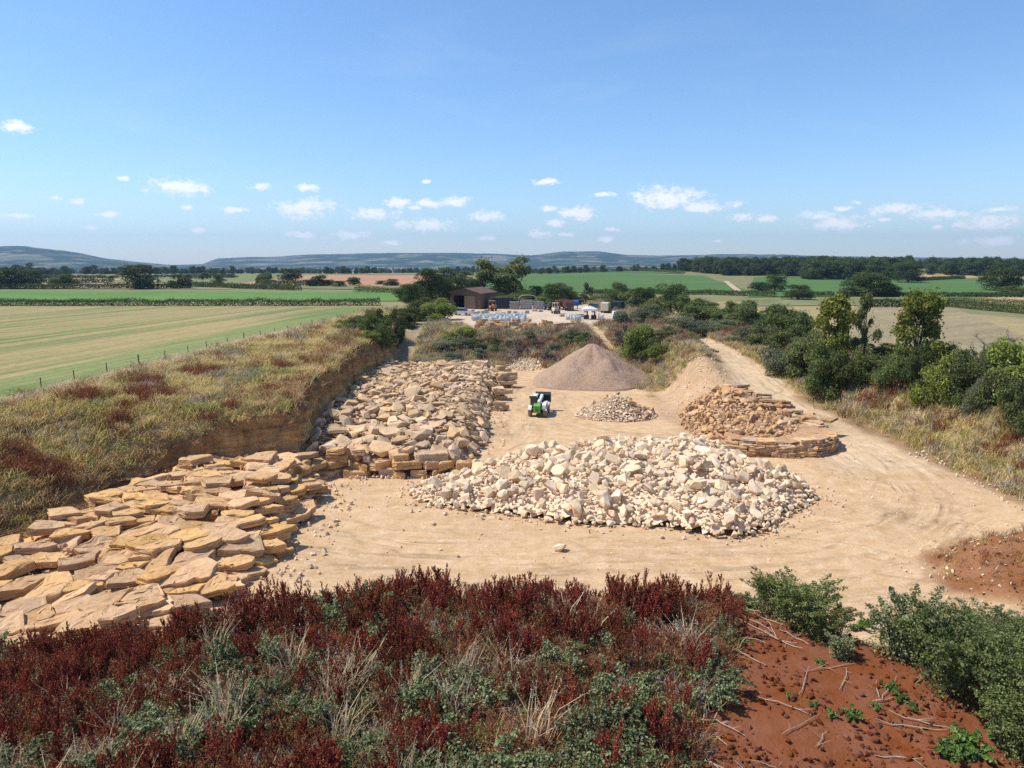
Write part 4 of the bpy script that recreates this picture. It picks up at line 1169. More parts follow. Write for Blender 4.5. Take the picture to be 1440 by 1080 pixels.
def trunk_mesh(rng, bl, mat, r=.035, z0=-.03, fork=.3, nl=7):
    mb = MB(); top = np.array([0, 0, fork])
    mb.tube([(0, 0, z0), (rng.normal() * .01, 0, fork * .5), tuple(top)], [r * 1.35, r, r * .85], 7)
    for i in rng.choice(len(bl), min(nl, len(bl)), replace=False):
        b = np.array(bl[i][:3]); m = (top + b) / 2 + np.array([0, 0, .03])
        mb.tube([tuple(top * np.array([1, 1, rng.uniform(.7, 1)])), tuple(m), tuple(b)], [r * .55, r * .35, r * .12], 5)
    return mb.mesh('trunk', [mat], True)

M_bark = plain('bark', (.10, .075, .05), .9, 0, .4, 9, .1)
M_oak = leafmat('oak_leaf', [(.040, .068, .020), (.080, .118, .034), (.135, .175, .058)], .3, .3)
M_shrub = leafmat('scrub_leaf', [(.075, .108, .033), (.155, .190, .060), (.265, .290, .115)], .3, .3)
M_bright = leafmat('bright_leaf', [(.115, .165, .030), (.235, .285, .056), (.38, .41, .115)], .38, .25)
M_lime = leafmat('field_maple_leaf', [(.11, .14, .024), (.22, .25, .048), (.37, .37, .10)], .38, .2)
M_grey = leafmat('willow_leaf', [(.11, .13, .065), (.185, .205, .11), (.28, .295, .19)], .3, .25)
M_purp = leafmat('elder_leaf', [(0.063, 0.049, 0.049), (0.119, 0.091, 0.087), (0.196, 0.168, 0.154)], .2, .2)
M_dshr = leafmat('dark_scrub_leaf', [(.062, .096, .028), (.125, .165, .048), (.22, .25, .085)], .33, .3)
rng = np.random.default_rng(100)
PROTO = {}
def proto(key, kind, n, leaf, mat, count, **k):
    for i in range(count):
        me, bl = crown(rng, kind, n, leaf, mat)
        PROTO.setdefault(key, []).append((me, trunk_mesh(rng, bl, M_bark, **k)))
proto('oak', 'oak', 8000, .036, M_oak, 4, fork=.3)
proto('shrub', 'shrub', 8000, .042, M_shrub, 5, fork=.15, r=.02)
proto('dark', 'shrub', 8000, .042, M_dshr, 4, fork=.15, r=.02)
proto('bright', 'shrub', 8000, .045, M_bright, 3, fork=.15, r=.02)
proto('grey', 'shrub', 8000, .040, M_grey, 3, fork=.15, r=.02)
proto('purple', 'shrub', 7000, .035, M_purp, 1, fork=.15, r=.02)
proto('willow', 'willow', 11000, .038, M_shrub, 1, fork=.28)
proto('maple', 'maple', 8500, .042, M_lime, 2, fork=.2, nl=12, r=.022)
proto('sapling', 'sapling', 5000, .042, M_shrub, 1, fork=.4, nl=12, r=.022)
proto('faroak', 'oak', 2600, .065, M_oak, 5, fork=.3)
proto('farshrub', 'shrub', 2200, .07, M_shrub, 3, fork=.15)
NAMES = {'oak': ('oak_tree', 'tree'), 'shrub': ('shrub', 'shrub'), 'dark': ('shrub', 'shrub'), 'bright': ('shrub', 'shrub'), 'grey': ('shrub', 'shrub'), 'purple': ('shrub', 'shrub'), 'willow': ('willow_tree', 'tree'), 'maple': ('maple_tree', 'tree'), 'sapling': ('young_tree', 'tree'), 'faroak': ('oak_tree', 'tree'), 'farshrub': ('shrub', 'shrub')}
HEADS = {}
def plant(key, px, D, top, wpx, label, group=None, x=None, sink=.15, name=None):
    x = at(px, D) if x is None else x
    z = Hs(x, D); h = ztop(top, math.hypot(D, 0)) - z + sink; w = wpx / FPX * D * 1.15
    h = max(h, .8)
    i = HEADS.get(key, 0); HEADS[key] = i + 1
    me, tk = PROTO[key][i % len(PROTO[key])]
    nm, cat = NAMES[key]
    t = thing(name or nm, label, cat, (x, D, z - sink), i * 1.7, group); t.scale = (w, w, h)
    part('crown' if cat == 'tree' else 'foliage', me, t); part('trunk' if cat == 'tree' else 'stem', tk, t)
    return t
# trees round the yard
T = plant
T('willow', 705, 222, 361, 84, 'tallest loose crowned willow rising behind the brown barn', sink=.3)
T('oak', 603, 186, 377, 52, 'tall dark tree left of the brown barn')
T('oak', 583, 178, 393, 40, 'dark rounded tree at the left end of the barn tree clump')
T('dark', 596, 168, 412, 40, 'dark bush low in front of the tall tree left of the barn')
T('bright', 621, 152, 410, 54, 'big bright green bush in front of the barn')
T('dark', 612, 150, 440, 44, 'dark scrub under the big bright green bush')
T('oak', 640, 212, 387, 44, 'dark tree peeping over the barn roof ridge')
T('oak', 668, 226, 394, 34, 'dark tree just right behind the barn roof')
T('dark', 690, 214, 402, 44, 'dark bush between the barn and the tall willow')
T('sapling', 676, 218, 386, 24, 'slim young tree behind the barn, left of the willow')
T('dark', 728, 216, 404, 40, 'dark bush at the right foot of the tall willow')
T('oak', 752, 222, 401, 28, 'smaller tree behind the grey block bays')
T('oak', 785, 206, 392, 48, 'broad dark tree behind the parked yard machines')
T('dark', 771, 212, 410, 36, 'dark bush left of the broad tree behind the machines')
T('sapling', 823, 212, 399, 24, 'slim tree right of the broad tree behind the machines')
T('dark', 806, 214, 412, 34, 'dark bush between the broad tree and the slim tree by the yard')
T('dark', 842, 236, 415, 40, 'low dark bush beside the yard entrance')
T('oak', 574, 200, 398, 40, 'outermost dark tree left of the barn clump'); T('oak', 622, 200, 388, 46, 'dark tree squeezed between the tall left tree and the barn'); T('oak', 655, 216, 390, 46, 'dark tree straight behind the barn roof')
T('shrub', 690, 206, 410, 40, 'green bush behind the long dark container'); T('shrub', 715, 206, 409, 44, 'green bush below the tall willow'); T('dark', 738, 212, 406, 40, 'dark bush behind the left of the block bays'); T('shrub', 762, 204, 412, 36, 'green bush behind the right of the block bays')
T('oak', 798, 212, 398, 40, 'dark tree right behind the parked lorries')
# scrub belt between yard and haul road
belt = [('oak', 868, 196, 395, 36, 'dark tree right of the yard entrance'), ('shrub', 884, 182, 408, 44, 'rounded scrub bush right behind the dark container'), ('oak', 905, 180, 402, 40, 'dark tree behind the scrub, right of the containers'), ('shrub', 920, 172, 411, 44, 'mid green bush left of the highest belt tree'), ('oak', 942, 164, 397, 56, 'highest broad tree of the scrub belt'), ('dark', 970, 158, 406, 40, 'dark tree right of the highest belt tree'), ('dark', 990, 170, 418, 40, 'low dark scrub beyond the belt, under the far wood'),
        ('grey', 886, 136, 424, 46, 'grey green willow scrub beside the white bags'), ('purple', 878, 119, 452, 34, 'purplish elder bush by the white bags'), ('bright', 903, 112, 435, 48, 'bright green bush in the middle of the scrub belt'), ('grey', 915, 127, 424, 50, 'grey willow bush above the bright green bush'), ('dark', 922, 109, 470, 40, 'dark bush at the foot of the bright green bush'), ('bright', 931, 104, 477, 36, 'small bright bush at the low tip of the scrub belt'), ('grey', 955, 118, 438, 56, 'grey green scrub in the heart of the belt'), ('shrub', 945, 109, 456, 50, 'mid green scrub below the grey heart of the belt'), ('shrub', 985, 134, 420, 56, 'wide bush below the dark belt tree'), ('grey', 985, 121, 440, 56, 'grey scrub left of the road head'), ('bright', 968, 106, 463, 34, 'light green bush on top of the stony berm'), ('shrub', 1005, 132, 430, 50, 'mid green bush above the road head'), ('grey', 1012, 122, 446, 50, 'grey bush right beside the road head'), ('dark', 1030, 136, 418, 50, 'dark bush beyond the road head'), ('shrub', 1048, 126, 424, 56, 'broad bush right of the road head'), ('dark', 1068, 130, 412, 56, 'dark tall bush in the belt right of the road head'), ('grey', 1052, 108, 452, 54, 'grey scrub beside the upper haul road'), ('shrub', 1080, 104, 446, 56, 'scrub bush beside the upper haul road bend'), ('dark', 1096, 114, 418, 60, 'dark rounded bush left of the yellow maple'), ('shrub', 1110, 98, 450, 60, 'mid green scrub left of the yellow maple'), ('grey', 1100, 89, 472, 56, 'grey scrub at the verge left of the yellow maple'), ('dark', 1128, 102, 432, 54, 'dark bush touching the yellow maple from the left'), ('shrub', 1134, 86, 462, 56, 'mid green bush at the left foot of the yellow maple'),
        ('bright', 950, 105, 478, 26, 'small bright bush on the left of the berm crest'), ('bright', 984, 103, 484, 26, 'small bright bush on the right of the berm crest'), ('shrub', 1002, 101, 490, 24, 'little bush at the road side of the berm crest'),
        ('shrub', 962, 110, 470, 40, 'scrub bush beside the light green berm bush')]
for b in belt: T(*b, group='trees and bushes of the scrub belt')
# trees of the right verge
T('maple', 1172, 83, 416, 76, 'yellow green maple standing above the red weeds'); 
T('sapling', 1219, 84, 417, 44, 'slim young tree with bare stem right of the yellow maple')
T('maple', 1293, 76, 411, 92, 'largest bright maple on the right verge')
T('dark', 1165, 79, 470, 60, 'dark bush under the yellow maple'); T('dark', 1196, 78, 478, 56, 'dark bush at the right foot of the yellow maple')
T('shrub', 1240, 77, 484, 54, 'low bush under the slim young tree'); T('dark', 1268, 74, 472, 56, 'dark bush at the left foot of the largest maple')
T('dark', 1300, 71, 478, 50, 'dark scrub beneath the largest maple')
T('bright', 1330, 67, 474, 64, 'rounded green bush right of the largest maple')
T('shrub', 1372, 65, 482, 56, 'mid green bush below the dead tree'); T('shrub', 1352, 71, 478, 46, 'bush between the rounded green bush and the dead tree')
T('bright', 1440, 63, 448, 84, 'tall green bush at the right edge above the verge')
T('shrub', 1408, 62, 500, 50, 'leafy bush in front of the tall right hand bush'); T('shrub', 1462, 57, 520, 60, 'low spreading bush at the far right verge')
RH = [('shrub', 1150, 92, 452, 60), ('dark', 1195, 92, 462, 50), ('shrub', 1225, 86, 478, 50), ('dark', 1255, 84, 474, 50), ('shrub', 1318, 80, 466, 50), ('dark', 1345, 76, 474, 46), ('shrub', 1365, 74, 478, 46), ('shrub', 1420, 70, 470, 56), ('dark', 1395, 68, 484, 46)]
for i, b in enumerate(RH): T(*b, ['mid green hedge bush behind the yellow maple', 'dark hedge bush right behind the yellow maple', 'mid green hedge bush behind the slim young tree', 'dark hedge bush left behind the largest maple', 'green hedge bush right behind the largest maple', 'dark hedge bush behind the rounded green bush', 'green hedge bush left of the dead tree', 'green hedge bush right of the dead tree', 'dark hedge bush in front of the dead tree', 'grey low bush at the verge under the yellow maple', 'low green bush at the verge under the slim tree', 'low green bush at the verge left of the largest maple'][i], group='hedge bushes of the right verge')
T('grey', 1386, 63, 520, 34, 'grey low bush at the verge below the dead tree')
# big field trees beyond, right side
T('oak', 1217, 262, 376, 74, 'huge spreading oak on the green cereal field', sink=.3); T('dark', 1248, 262, 394, 36, 'dark bush joined to the right of the huge oak')
T('dark', 1183, 232, 404, 20, 'dark bush below the huge oak')
T('oak', 1120, 236, 399, 42, 'rounded tree left of the huge field oak'); T('oak', 1087, 300, 384, 34, 'round tree at the edge of the far wood'); T('oak', 1064, 290, 396, 36, 'dark tree below the far wood')
T('oak', 1402, 310, 370, 58, 'spreading oak at the right by the far cereal field'); T('dark', 1424, 285, 399, 44, 'dark bush below the right hand oak')
T('oak', 1272, 420, 370, 40, 'dark tree at the corner of the far wood')
# far oaks of the left plain
FAR = [(20, 300, 374, 66, 'largest dark oak group at the left edge of the plain'), (48, 320, 378, 40, 'dark oak joined to the left edge group'), (95, 302, 384, 38, 'wide low oak standing alone right of the left edge group'), (200, 296, 370, 52, 'tall black green oak beside the crop field'), (257, 300, 384, 34, 'dark oak leaning over the bare soil strip'), (311, 330, 385, 22, 'light green round tree on the pasture'), (164, 520, 387, 18, 'small round tree between the two left oaks'), (70, 560, 379, 40, 'hazy wood clump behind the left oaks'), (412, 430, 376, 36, 'spreading oak on the pink tilled field'), (453, 330, 385, 34, 'open crowned oak below the pink field'), (439, 325, 392, 20, 'smaller round tree joined to the open oak'), (480, 320, 394, 22, 'low bushy tree right of the open oak'), (500, 340, 389, 26, 'rounded oak below the middle of the pink field'), (537, 350, 394, 16, 'small oak left of the twin trees'), (552, 330, 391, 24, 'right hand one of the twin trees by the tilled field'), (520, 330, 402, 10, 'very small round bush below the tilled field'), (375, 560, 384, 16, 'thin dark hedge tree at the left end of the pink field'), (290, 470, 382, 22, 'dark tree clump beyond the light green tree'), (270, 520, 385, 14, 'small dark tree beside the clump beyond the pasture'), (328, 560, 386, 22, 'low hedge bush far out on the dry field'), (630, 420, 376, 34, 'far tree above the barn clump'), (655, 460, 380, 26, 'far tree between the barn and the willow')]
for i, (px, D, top, w, lab) in enumerate(FAR): T('faroak', px, D, top, w, lab, 'oaks dotted over the plain', sink=.3)
# bushes on top of the left face
LB = [('bright', 484, 113, 444, 30, 'yellow green low bush leftmost on the face top'), ('shrub', 503, 114, 438, 34, 'mid green bush second on the face top'), ('dark', 520, 113, 436, 34, 'dark bush third on the face top'), ('bright', 518, 106, 459, 30, 'bright bush hanging over the face edge'), ('dark', 538, 117, 425, 36, 'tall dark bush in the middle of the face top row'), ('dark', 534, 110, 442, 34, 'dark bush on the brink below the tall one'), ('dark', 556, 128, 420, 30, 'dark bush right of the tall one on the face top'), ('shrub', 512, 121, 432, 40, 'bush behind the face top row beside the field'), ('shrub', 576, 142, 424, 48, 'grey green bush over the far end of the face'), ('shrub', 590, 150, 432, 44, 'bush hanging down the far end of the face'), ('dark', 566, 136, 436, 36, 'dark bush on the brink near the far end'), ('dark', 600, 160, 440, 36, 'dark scrub in the corner where face meets yard'), ('dark', 606, 138, 470, 30, 'scrub low in the corner under the face'), ('dark', 598, 131, 482, 24, 'dark weed bush at the foot of the far face')]
for b in LB: T(*b, group='bushes along the top of the quarry face')
# bushes on the back slope
rs = np.random.default_rng(64)
BB = [(625, 486, 30, 'grey'), (648, 478, 36, 'grey'), (668, 484, 30, 'shrub'), (690, 478, 30, 'shrub'), (676, 496, 26, 'grey'), (700, 492, 26, 'shrub'), (640, 500, 30, 'grey'), (720, 480, 24, 'grey'), (810, 470, 30, 'grey'), (800, 480, 26, 'shrub'), (822, 474, 28, 'dark'), (790, 474, 22, 'shrub'), (780, 488, 22, 'grey'), (830, 484, 24, 'grey'), (755, 482, 20, 'purple'), (745, 474, 18, 'shrub'), (655, 464, 26, 'bright'), (632, 472, 24, 'bright'), (770, 500, 20, 'purple'), (735, 490, 18, 'purple')]
for i, (px, py, w, k) in enumerate(BB):
    g = G(px, py + 9); D = g[1]
    T(k, px, D, py - 10, w, f"{dict(grey='grey green', shrub='mid green', dark='dark', purple='brown purple', bright='light green')[k]} bush {'low' if py > 485 else 'high'} on the back slope, {'left third' if px < 680 else 'middle' if px < 775 else 'right third'}", 'bushes on the slope below the yard', x=g[0])

# the dead tree
def dead_tree():
    rg = random.Random(4); mb = MB(); br = MB()
    def grow(p, d, ln, r, dep, m):
        pts = [p]; q = p.copy(); dd = d.copy()
        for _ in range(3):
            dd = (dd + Vector((rg.gauss(0, .16), rg.gauss(0, .16), .06))).normalized(); q = q + dd * ln / 3; pts.append(q.copy())
        m.tube([tuple(a) for a in pts], [r, r * .85, r * .7, r * .5], 6 if dep < 2 else 4)
        if dep < 4:
            for _ in range(3 if dep else 5):
                nd = (dd + Vector((rg.gauss(0, .65), rg.gauss(0, .65), rg.uniform(-.05, .5)))).normalized()
                grow(pts[rg.choice((2, 3))], nd, ln * rg.uniform(.55, .8), r * .5, dep + 1, br)
    grow(Vector((0, 0, 0)), Vector((.05, 0, 1)), 2.0, .24, 0, mb)
    D = 70; x = at(1395, D); z = Hs(x, D)
    t = thing('dead_tree', 'bare dead tree with pale branches on the right verge', 'tree', (x, D, z)); t.scale = (1.5, 1.5, 1.25)
    mk = plain('dead_wood', (.30, .25, .19), .9, 0, .3, 9, .1)
    part('trunk', mb.mesh('trunk', [M_bark], True), t); part('branch', br.mesh('branch', [mk], True), t)
dead_tree()

# ------------------------------------------------------------------ hedges
def hedge(pts, h, w, leaf, mat, label, dens=2.0, name='hedge', group='field hedges across the plain'):
    pts = [np.array(p[:2], float) for p in pts]; V = []; Fs = []; n0 = 0
    P0, Dn = [], []
    for a, b in zip(pts[:-1], pts[1:]):
        Ln = np.hypot(*(b - a)); n = int(min(26000, dens * Ln * (2 * h + w) / (leaf * leaf * .55) * 1.1))
        s = rng.random(n); th = rng.uniform(-.1, math.pi + .1, n)
        e = (b - a) / Ln; nn = np.array([-e[1], e[0]])
        bump = 1 + .5 * fbm(s * Ln / (h * 1.6), s * 0 + a[0], 5, 3) + .25 * rng.normal(size=n) * .4
        c = a[None] + np.outer(s * Ln, e) + np.outer(np.cos(th) * w / 2 * bump, nn)
        z = np.abs(np.sin(th)) ** .7 * h * bump * rng.uniform(.75, 1.02, n)
        P0.append(np.column_stack([c, H(c[:, 0], c[:, 1]) + np.maximum(z, .05)]))
        Dn.append(np.column_stack([np.outer(np.cos(th), nn), np.sin(th)]))
    p = np.concatenate(P0); d = np.concatenate(Dn); o3 = np.append(pts[0], Hs(*pts[0]))
    Vv, F = leaf_arrays(rng, p - o3, d, leaf)
    o = obj(name, mesh_np(name, Vv, F, [mat])); o.location = o3
    return tag(o, label, 'hedge', group)
def hp(*q): return [G(*a) for a in q]
hedge([(-330, 176.5), (-210, 177.5), (-120, 178), (-60, 177.5), (-33, 178.5)], 1.7, 1.8, .30, M_oak, 'long dark hedge between mown field and leafy crop field', 1.6)
hedge(hp((640, 413.5), (735, 412.5)), 2.0, 2.5, .5, M_oak, 'short hedge at the near left of the big green cereal field')
hedge(hp((820, 414), (900, 414), (1000, 415), (1090, 418)), 2.0, 2.5, .45, M_oak, 'hedge along the near edge of the big green cereal field')
hedge(hp((835, 425), (872, 424)), 2.2, 3, .4, M_shrub, 'short hedge beyond the yard entrance')
hedge(hp((735, 382.6), (960, 385.2)), 2.4, 3, .9, M_oak, 'dark hedge along the top of the big green cereal field')
hedge(hp((1135, 417), (1180, 417), (1335, 418.2), (1450, 418)), 1.6, 2, .45, M_oak, 'hedge below the right hand cereal strips')
hedge(hp((1215, 432), (1300, 431), (1340, 431)), 2.2, 2.5, .4, M_oak, 'hedge along the top of the fallow field')
hedge(hp((1336, 431), (1380, 436), (1450, 442), (1500, 446)), 2.0, 2.4, .36, M_oak, 'dark hedge at the right end of the fallow field')
hedge(hp((1330, 426), (1400, 429), (1470, 432)), 1.8, 2.2, .4, M_shrub, 'paler hedge above the dark right hand hedge')
hedge(hp((1285, 396), (1355, 392)), 2.2, 2.5, .7, M_oak, 'dark field hedge under the far wood on the right')
hedge(hp((-200, 407), (60, 406.8), (180, 406), (270, 405.6)), 2.2, 3, .6, M_oak, 'hedge along the far side of the leafy crop field, left part')
hedge(hp((270, 403.6), (420, 408.5)), 2.0, 3, .6, M_oak, 'hedge along the far side of the leafy crop field, right part')
hedge(hp((365, 401), (430, 401.6), (470, 401)), 2.4, 3, .7, M_oak, 'dark hedge at the foot of the pink tilled field')
hedge(hp((366, 400), (378, 390)), 4, 4, .9, M_oak, 'hedge climbing the left end of the pink tilled field')
hedge(hp((500, 411), (590, 413)), 2.0, 2.5, .5, M_shrub, 'low hedge towards the barn trees')
hedge(hp((-100, 399), (160, 398)), 2.4, 3, .9, M_oak, 'thin hedge behind the wide low oak')
hedge(hp((0, 392), (150, 391.6)), 2.4, 3, 1.0, M_oak, 'thin hedge at the far side of the pale left field')
hedge(hp((190, 391), (330, 388.6)), 2.4, 3, 1.0, M_oak, 'thin hedge beyond the light green tree')

# ------------------------------------------------------------------ scattering (one object each, kind stuff)
def scatter(name, pts, rot, scl, idx, protos, label, cat):
    hid = bpy.data.collections.new(name + '_kinds')
    for i, me in enumerate(protos):
        o = bpy.data.objects.new(f'{name}_kind.{i + 1:03d}', me); hid.objects.link(o)
    me = bpy.data.meshes.new(name); n = len(pts)
    me.vertices.add(n); me.vertices.foreach_set('co', np.asarray(pts, np.float32).ravel())
    a = me.attributes.new('rot', 'FLOAT_VECTOR', 'POINT'); a.data.foreach_set('vector', np.asarray(rot, np.float32).ravel())
    a = me.attributes.new('scl', 'FLOAT_VECTOR', 'POINT'); a.data.foreach_set('vector', np.asarray(scl, np.float32).ravel())
    a = me.attributes.new('idx', 'INT', 'POINT'); a.data.foreach_set('value', np.asarray(idx, np.int32))
    g = bpy.data.node_groups.new(name, 'GeometryNodeTree')
    g.interface.new_socket('Geometry', in_out='INPUT', socket_type='NodeSocketGeometry'); g.interface.new_socket('Geometry', in_out='OUTPUT', socket_type='NodeSocketGeometry')
    gi = g.nodes.new('NodeGroupInput'); go = g.nodes.new('NodeGroupOutput')
    ci = g.nodes.new('GeometryNodeCollectionInfo'); ci.inputs['Collection'].default_value = hid
    ci.inputs['Separate Children'].default_value = True; ci.inputs['Reset Children'].default_value = True
    ip = g.nodes.new('GeometryNodeInstanceOnPoints'); ip.inputs['Pick Instance'].default_value = True
    def na(nm, ty):
        q = g.nodes.new('GeometryNodeInputNamedAttribute'); q.data_type = ty; q.inputs['Name'].default_value = nm
        return next(s for s in q.outputs if s.enabled and s.name == 'Attribute')
    g.links.new(gi.outputs[0], ip.inputs['Points']); g.links.new(ci.outputs[0], ip.inputs['Instance'])
    g.links.new(na('idx', 'INT'), ip.inputs['Instance Index']); g.links.new(na('rot', 'FLOAT_VECTOR'), ip.inputs['Rotation']); g.links.new(na('scl', 'FLOAT_VECTOR'), ip.inputs['Scale'])
    g.links.new(ip.outputs[0], go.inputs[0])
    o = obj(name, me); md = o.modifiers.new('scatter', 'NODES'); md.node_group = g
    return tag(o, label, cat, kind='stuff')

FT = [p[0] for p in PROTO['faroak']] + [p[0] for p in PROTO['farshrub']]
def wood(name, label, spots, s0, s1):
    n = len(spots); x = spots[:, 0]; y = spots[:, 1]; z = H(x, y) - .4
    w = rng.uniform(s0, s1, n); h = w * rng.uniform(.8, 1.15, n)
    scatter(name, np.column_stack([x, y, z]), np.column_stack([np.zeros(n), np.zeros(n), rng.uniform(0, 6.28, n)]), np.column_stack([w, w, h]), rng.integers(0, 5, n), FT, label, 'wood')
def band(n, px0, px1, D0, D1, fn=None):
    px = rng.uniform(px0, px1, n); D = rng.uniform(D0, D1, n)
    if fn is not None: k = fn(px, D); px, D = px[k], D[k]
    return np.column_stack([(px - 720) / FPX * D, D])
wood('woodland', 'dark broadleaf wood rising behind the green cereal field', np.vstack([band(700, 955, 1190, 560, 760, lambda p, d: (d - 560 > 1.0 * np.maximum(0, 1020 - p) * 2) ), band(700, 1100, 1275, 470, 760, lambda p, d: (p > 1130) | (d > 520))]), 7, 14)
wood('woodland', 'hazier wood on the skyline at the right', band(1100, 1180, 1640, 860, 1250), 8, 16)
wood('woodland', 'wooded rise right of the pale field below the skyline', band(260, 1300, 1600, 560, 700), 9, 14)
tl = np.vstack([band(420, -160, 1000, 1150, 1500, lambda p, d: rng.random(len(p)) < .55), band(640, -200, 1000, 1500, 2300), band(760, -300, 1100, 2300, 3300), band(120, 560, 960, 900, 1200, lambda p, d: p > 880), band(90, -100, 330, 700, 1000, lambda p, d: rng.random(len(p)) < .6)])
wood('treeline', 'hazy lines of hedge trees across the far plain', tl, 6, 13)
for k in range(9):                                              # hedgerows running across the plain
    y0 = 760 + k * 190; a = rng.uniform(-.08, .08); n = 150
    x = rng.uniform(-1.0, .35, n) * y0; tl2 = np.column_stack([x, y0 + a * x + rng.normal(size=n) * 6])
    tl = tl2 if k == 0 else np.vstack([tl, tl2])
wood('treeline', 'thin hedgerows crossing the far fields', tl, 4, 9)

# grasses: blades in tufts
def tuft(n, h, r, wd, mat, lean=.35, head=0):
    V, F = [], []; m = 0
    for i in range(n):
        a = rng.uniform(0, 6.28); q = r * math.sqrt(rng.random()); b = np.array([q * math.cos(a), q * math.sin(a), 0])
        hh = h * rng.uniform(.55, 1.1); ld = rng.uniform(0, 6.28); l = lean * rng.uniform(.3, 1.6) * hh
        t = np.array([math.cos(ld), math.sin(ld), 0]); s = np.array([-t[1], t[0], 0]) * wd * rng.uniform(.6, 1.3)
        m1 = b + t * l * .35 + np.array([0, 0, hh * .6]); tp = b + t * l + np.array([0, 0, hh])
        V += [b - s, b + s, m1 + s * .8, m1 - s * .8, tp]; F += [(m, m + 1, m + 2), (m, m + 2, m + 3), (m + 3, m + 2, m + 4)]; m += 5
        for j in range(head):
            c = m1 + (tp - m1) * rng.uniform(.35, 1.0) + rng.normal(size=3) * wd * 1.6
            e = rng.normal(size=3) * wd * 1.5; e2 = np.cross(e, rng.normal(size=3)); e2 *= wd / (np.linalg.norm(e2) + 1e-6)
            V += [c - e, c + e2, c + e]; F.append((m, m + 1, m + 2)); m += 3
    return mesh_np('grass_tuft', V, np.array(F), [mat])
M_gG = leafmat('green_grass', [(.24, .26, .07), (.36, .36, .11), (.50, .47, .18)], .4, .25)
M_gY = leafmat('yellow_grass', [(.44, .36, .10), (.62, .50, .17), (.74, .62, .29)], .4, .2)
M_gS = leafmat('straw', [(.50, .38, .21), (.66, .52, .31), (.76, .63, .43)], .35, .2)
M_gB = leafmat('brown_grass', [(.30, .17, .085), (.44, .27, .14), (.56, .39, .22)], .35, .25)
M_dk = leafmat('dock_seed', [(.135, .024, .015), (.265, .054, .030), (.42, .125, .070)], .22, .35, hue=(.493, .511))
M_dk2 = leafmat('dry_dock', [(.16, .060, .028), (.27, .115, .055), (.40, .20, .10)], .2, .3, hue=(.495, .51))
M_th = leafmat('thistle', [(.24, .21, .14), (.38, .33, .24), (.5, .45, .35)], .25, .2)
M_bram = leafmat('bramble_leaf', [(.075, .105, .036), (.16, .195, .075), (.36, .38, .22)], .25, .25)
M_mug = leafmat('mugwort_leaf', [(.12, .14, .058), (.23, .25, .105), (.40, .41, .23)], .25, .2)
M_bram2 = leafmat('bush_leaf', [(.065, .095, .026), (.14, .175, .052), (.30, .33, .13)], .3, .25)
M_stem = plain('red_stem', (.12, .05, .03), .8, 0, .3, 20, .2)
M_gstem = plain('green_stem', (.12, .12, .05), .8, 0, .3, 20, .2)
M_dry = plain('dead_stem', (.42, .34, .25), .9, 0, .3, 20, .2)
GR = [tuft(26, .50, .5, .020, M_gG, 1.0), tuft(24, .52, .55, .018, M_gY, 1.1), tuft(24, .60, .5, .016, M_gS, .9), tuft(24, .5, .5, .020, M_gB, 1.1), tuft(24, .8, .4, .016, M_dk, .3, 10), tuft(22, .8, .45, .018, M_dk2, .35, 10), tuft(20, .75, .45, .02, M_th, .4, 6)]
def grass_spots(n, x0, x1, y0, y1, ok, mix, s=(.8, 1.3), bias=1.0):
    x = rng.uniform(x0, x1, n); y = y0 + (y1 - y0) * rng.random(n) ** bias; k = ok(x, y); x, y = x[k], y[k]; z = H(x, y) - .04
    i = mix(x, y); n = len(x)
    sc = rng.uniform(*s, (n, 1)) * (1 + np.clip((y[:, None] - 60) / 110, 0, .8)) * np.array([1.15, 1.15, 1])
    return np.column_stack([x, y, z]), np.column_stack([rng.normal(size=(n, 2)) * .12, rng.uniform(0, 6.28, n)]), sc, i
def pick(x, w):                                                # w: list of weights (arrays)
    W = np.stack([np.broadcast_to(q, x.shape) for q in w], 1); W = np.maximum(W, 0) + 1e-6; c = np.cumsum(W, 1) / W.sum(1)[:, None]
    return (rng.random(len(x))[:, None] > c).sum(1)
def mixL(x, y):
    up = np.clip((xb_(y) - x) / (xb_(y) - xf_(y)), 0, 1.1); p = fbm(x / 5, y / 7, 71, 3); q = fbm(x / 3, y / 3.5, 72, 3); th = fbm(x / 3.5, y / 5, 73, 3); b = fbm(x / 4, y / 6, 74, 3)
    red = np.clip((q - .13) * 14, 0, 1) * 1.7 * (y < 76) * (up > .12) * (up < .85)
    gr = np.clip((p - .03) * 12, 0, 1); br = np.clip((.30 - up) * 5 + b * 2.5, 0, 1)
    return pick(x, [.25 + gr * 2.6, .9 + (1 - gr) * 1.0, .22 + 3.5 * (up > .93), .12 + 2.4 * br * (up < .6), red, red * .7 + .07 + .25 * br, np.clip((th - .14) * 9, 0, 1) * 1.3 * (up > .35)])
def okL(x, y):
    d = xb_(y) - x; w = I(y, [30, 50, 56, 165], [2.2, 1.9, 1.0, 1.5])
    return (d > w * np.where((y > 49) & (y < 59), 1.3, 1.0) + rng.normal(size=len(x)) * .3) & (x > xf_(y) - .4)
A = [grass_spots(25000, -42, -15, 26, 150, okL, mixL, bias=1.25),
     grass_spots(2200, -44, -22, 24, 150, lambda x, y: np.abs(x - xf_(y) + .6) < 1.2, lambda x, y: pick(x, [.1, .3, 2.5, .1, 0, 0, 0]), (.35, .6)),
     # tufts hanging on the face
     grass_spots(1300, -34, -14, 28, 150, lambda x, y: ((y < 50) | (y > 59)) & (xb_(y) - x > np.where(y < 50, .2, .9)) & (xb_(y) - x < 2.4) & (fbm(x / 2, y / 3, 78, 3) > -.02), lambda x, y: pick(x, [.12, .3, .25, 2.2, .05, .25, 0]), (.6, 1.1))]
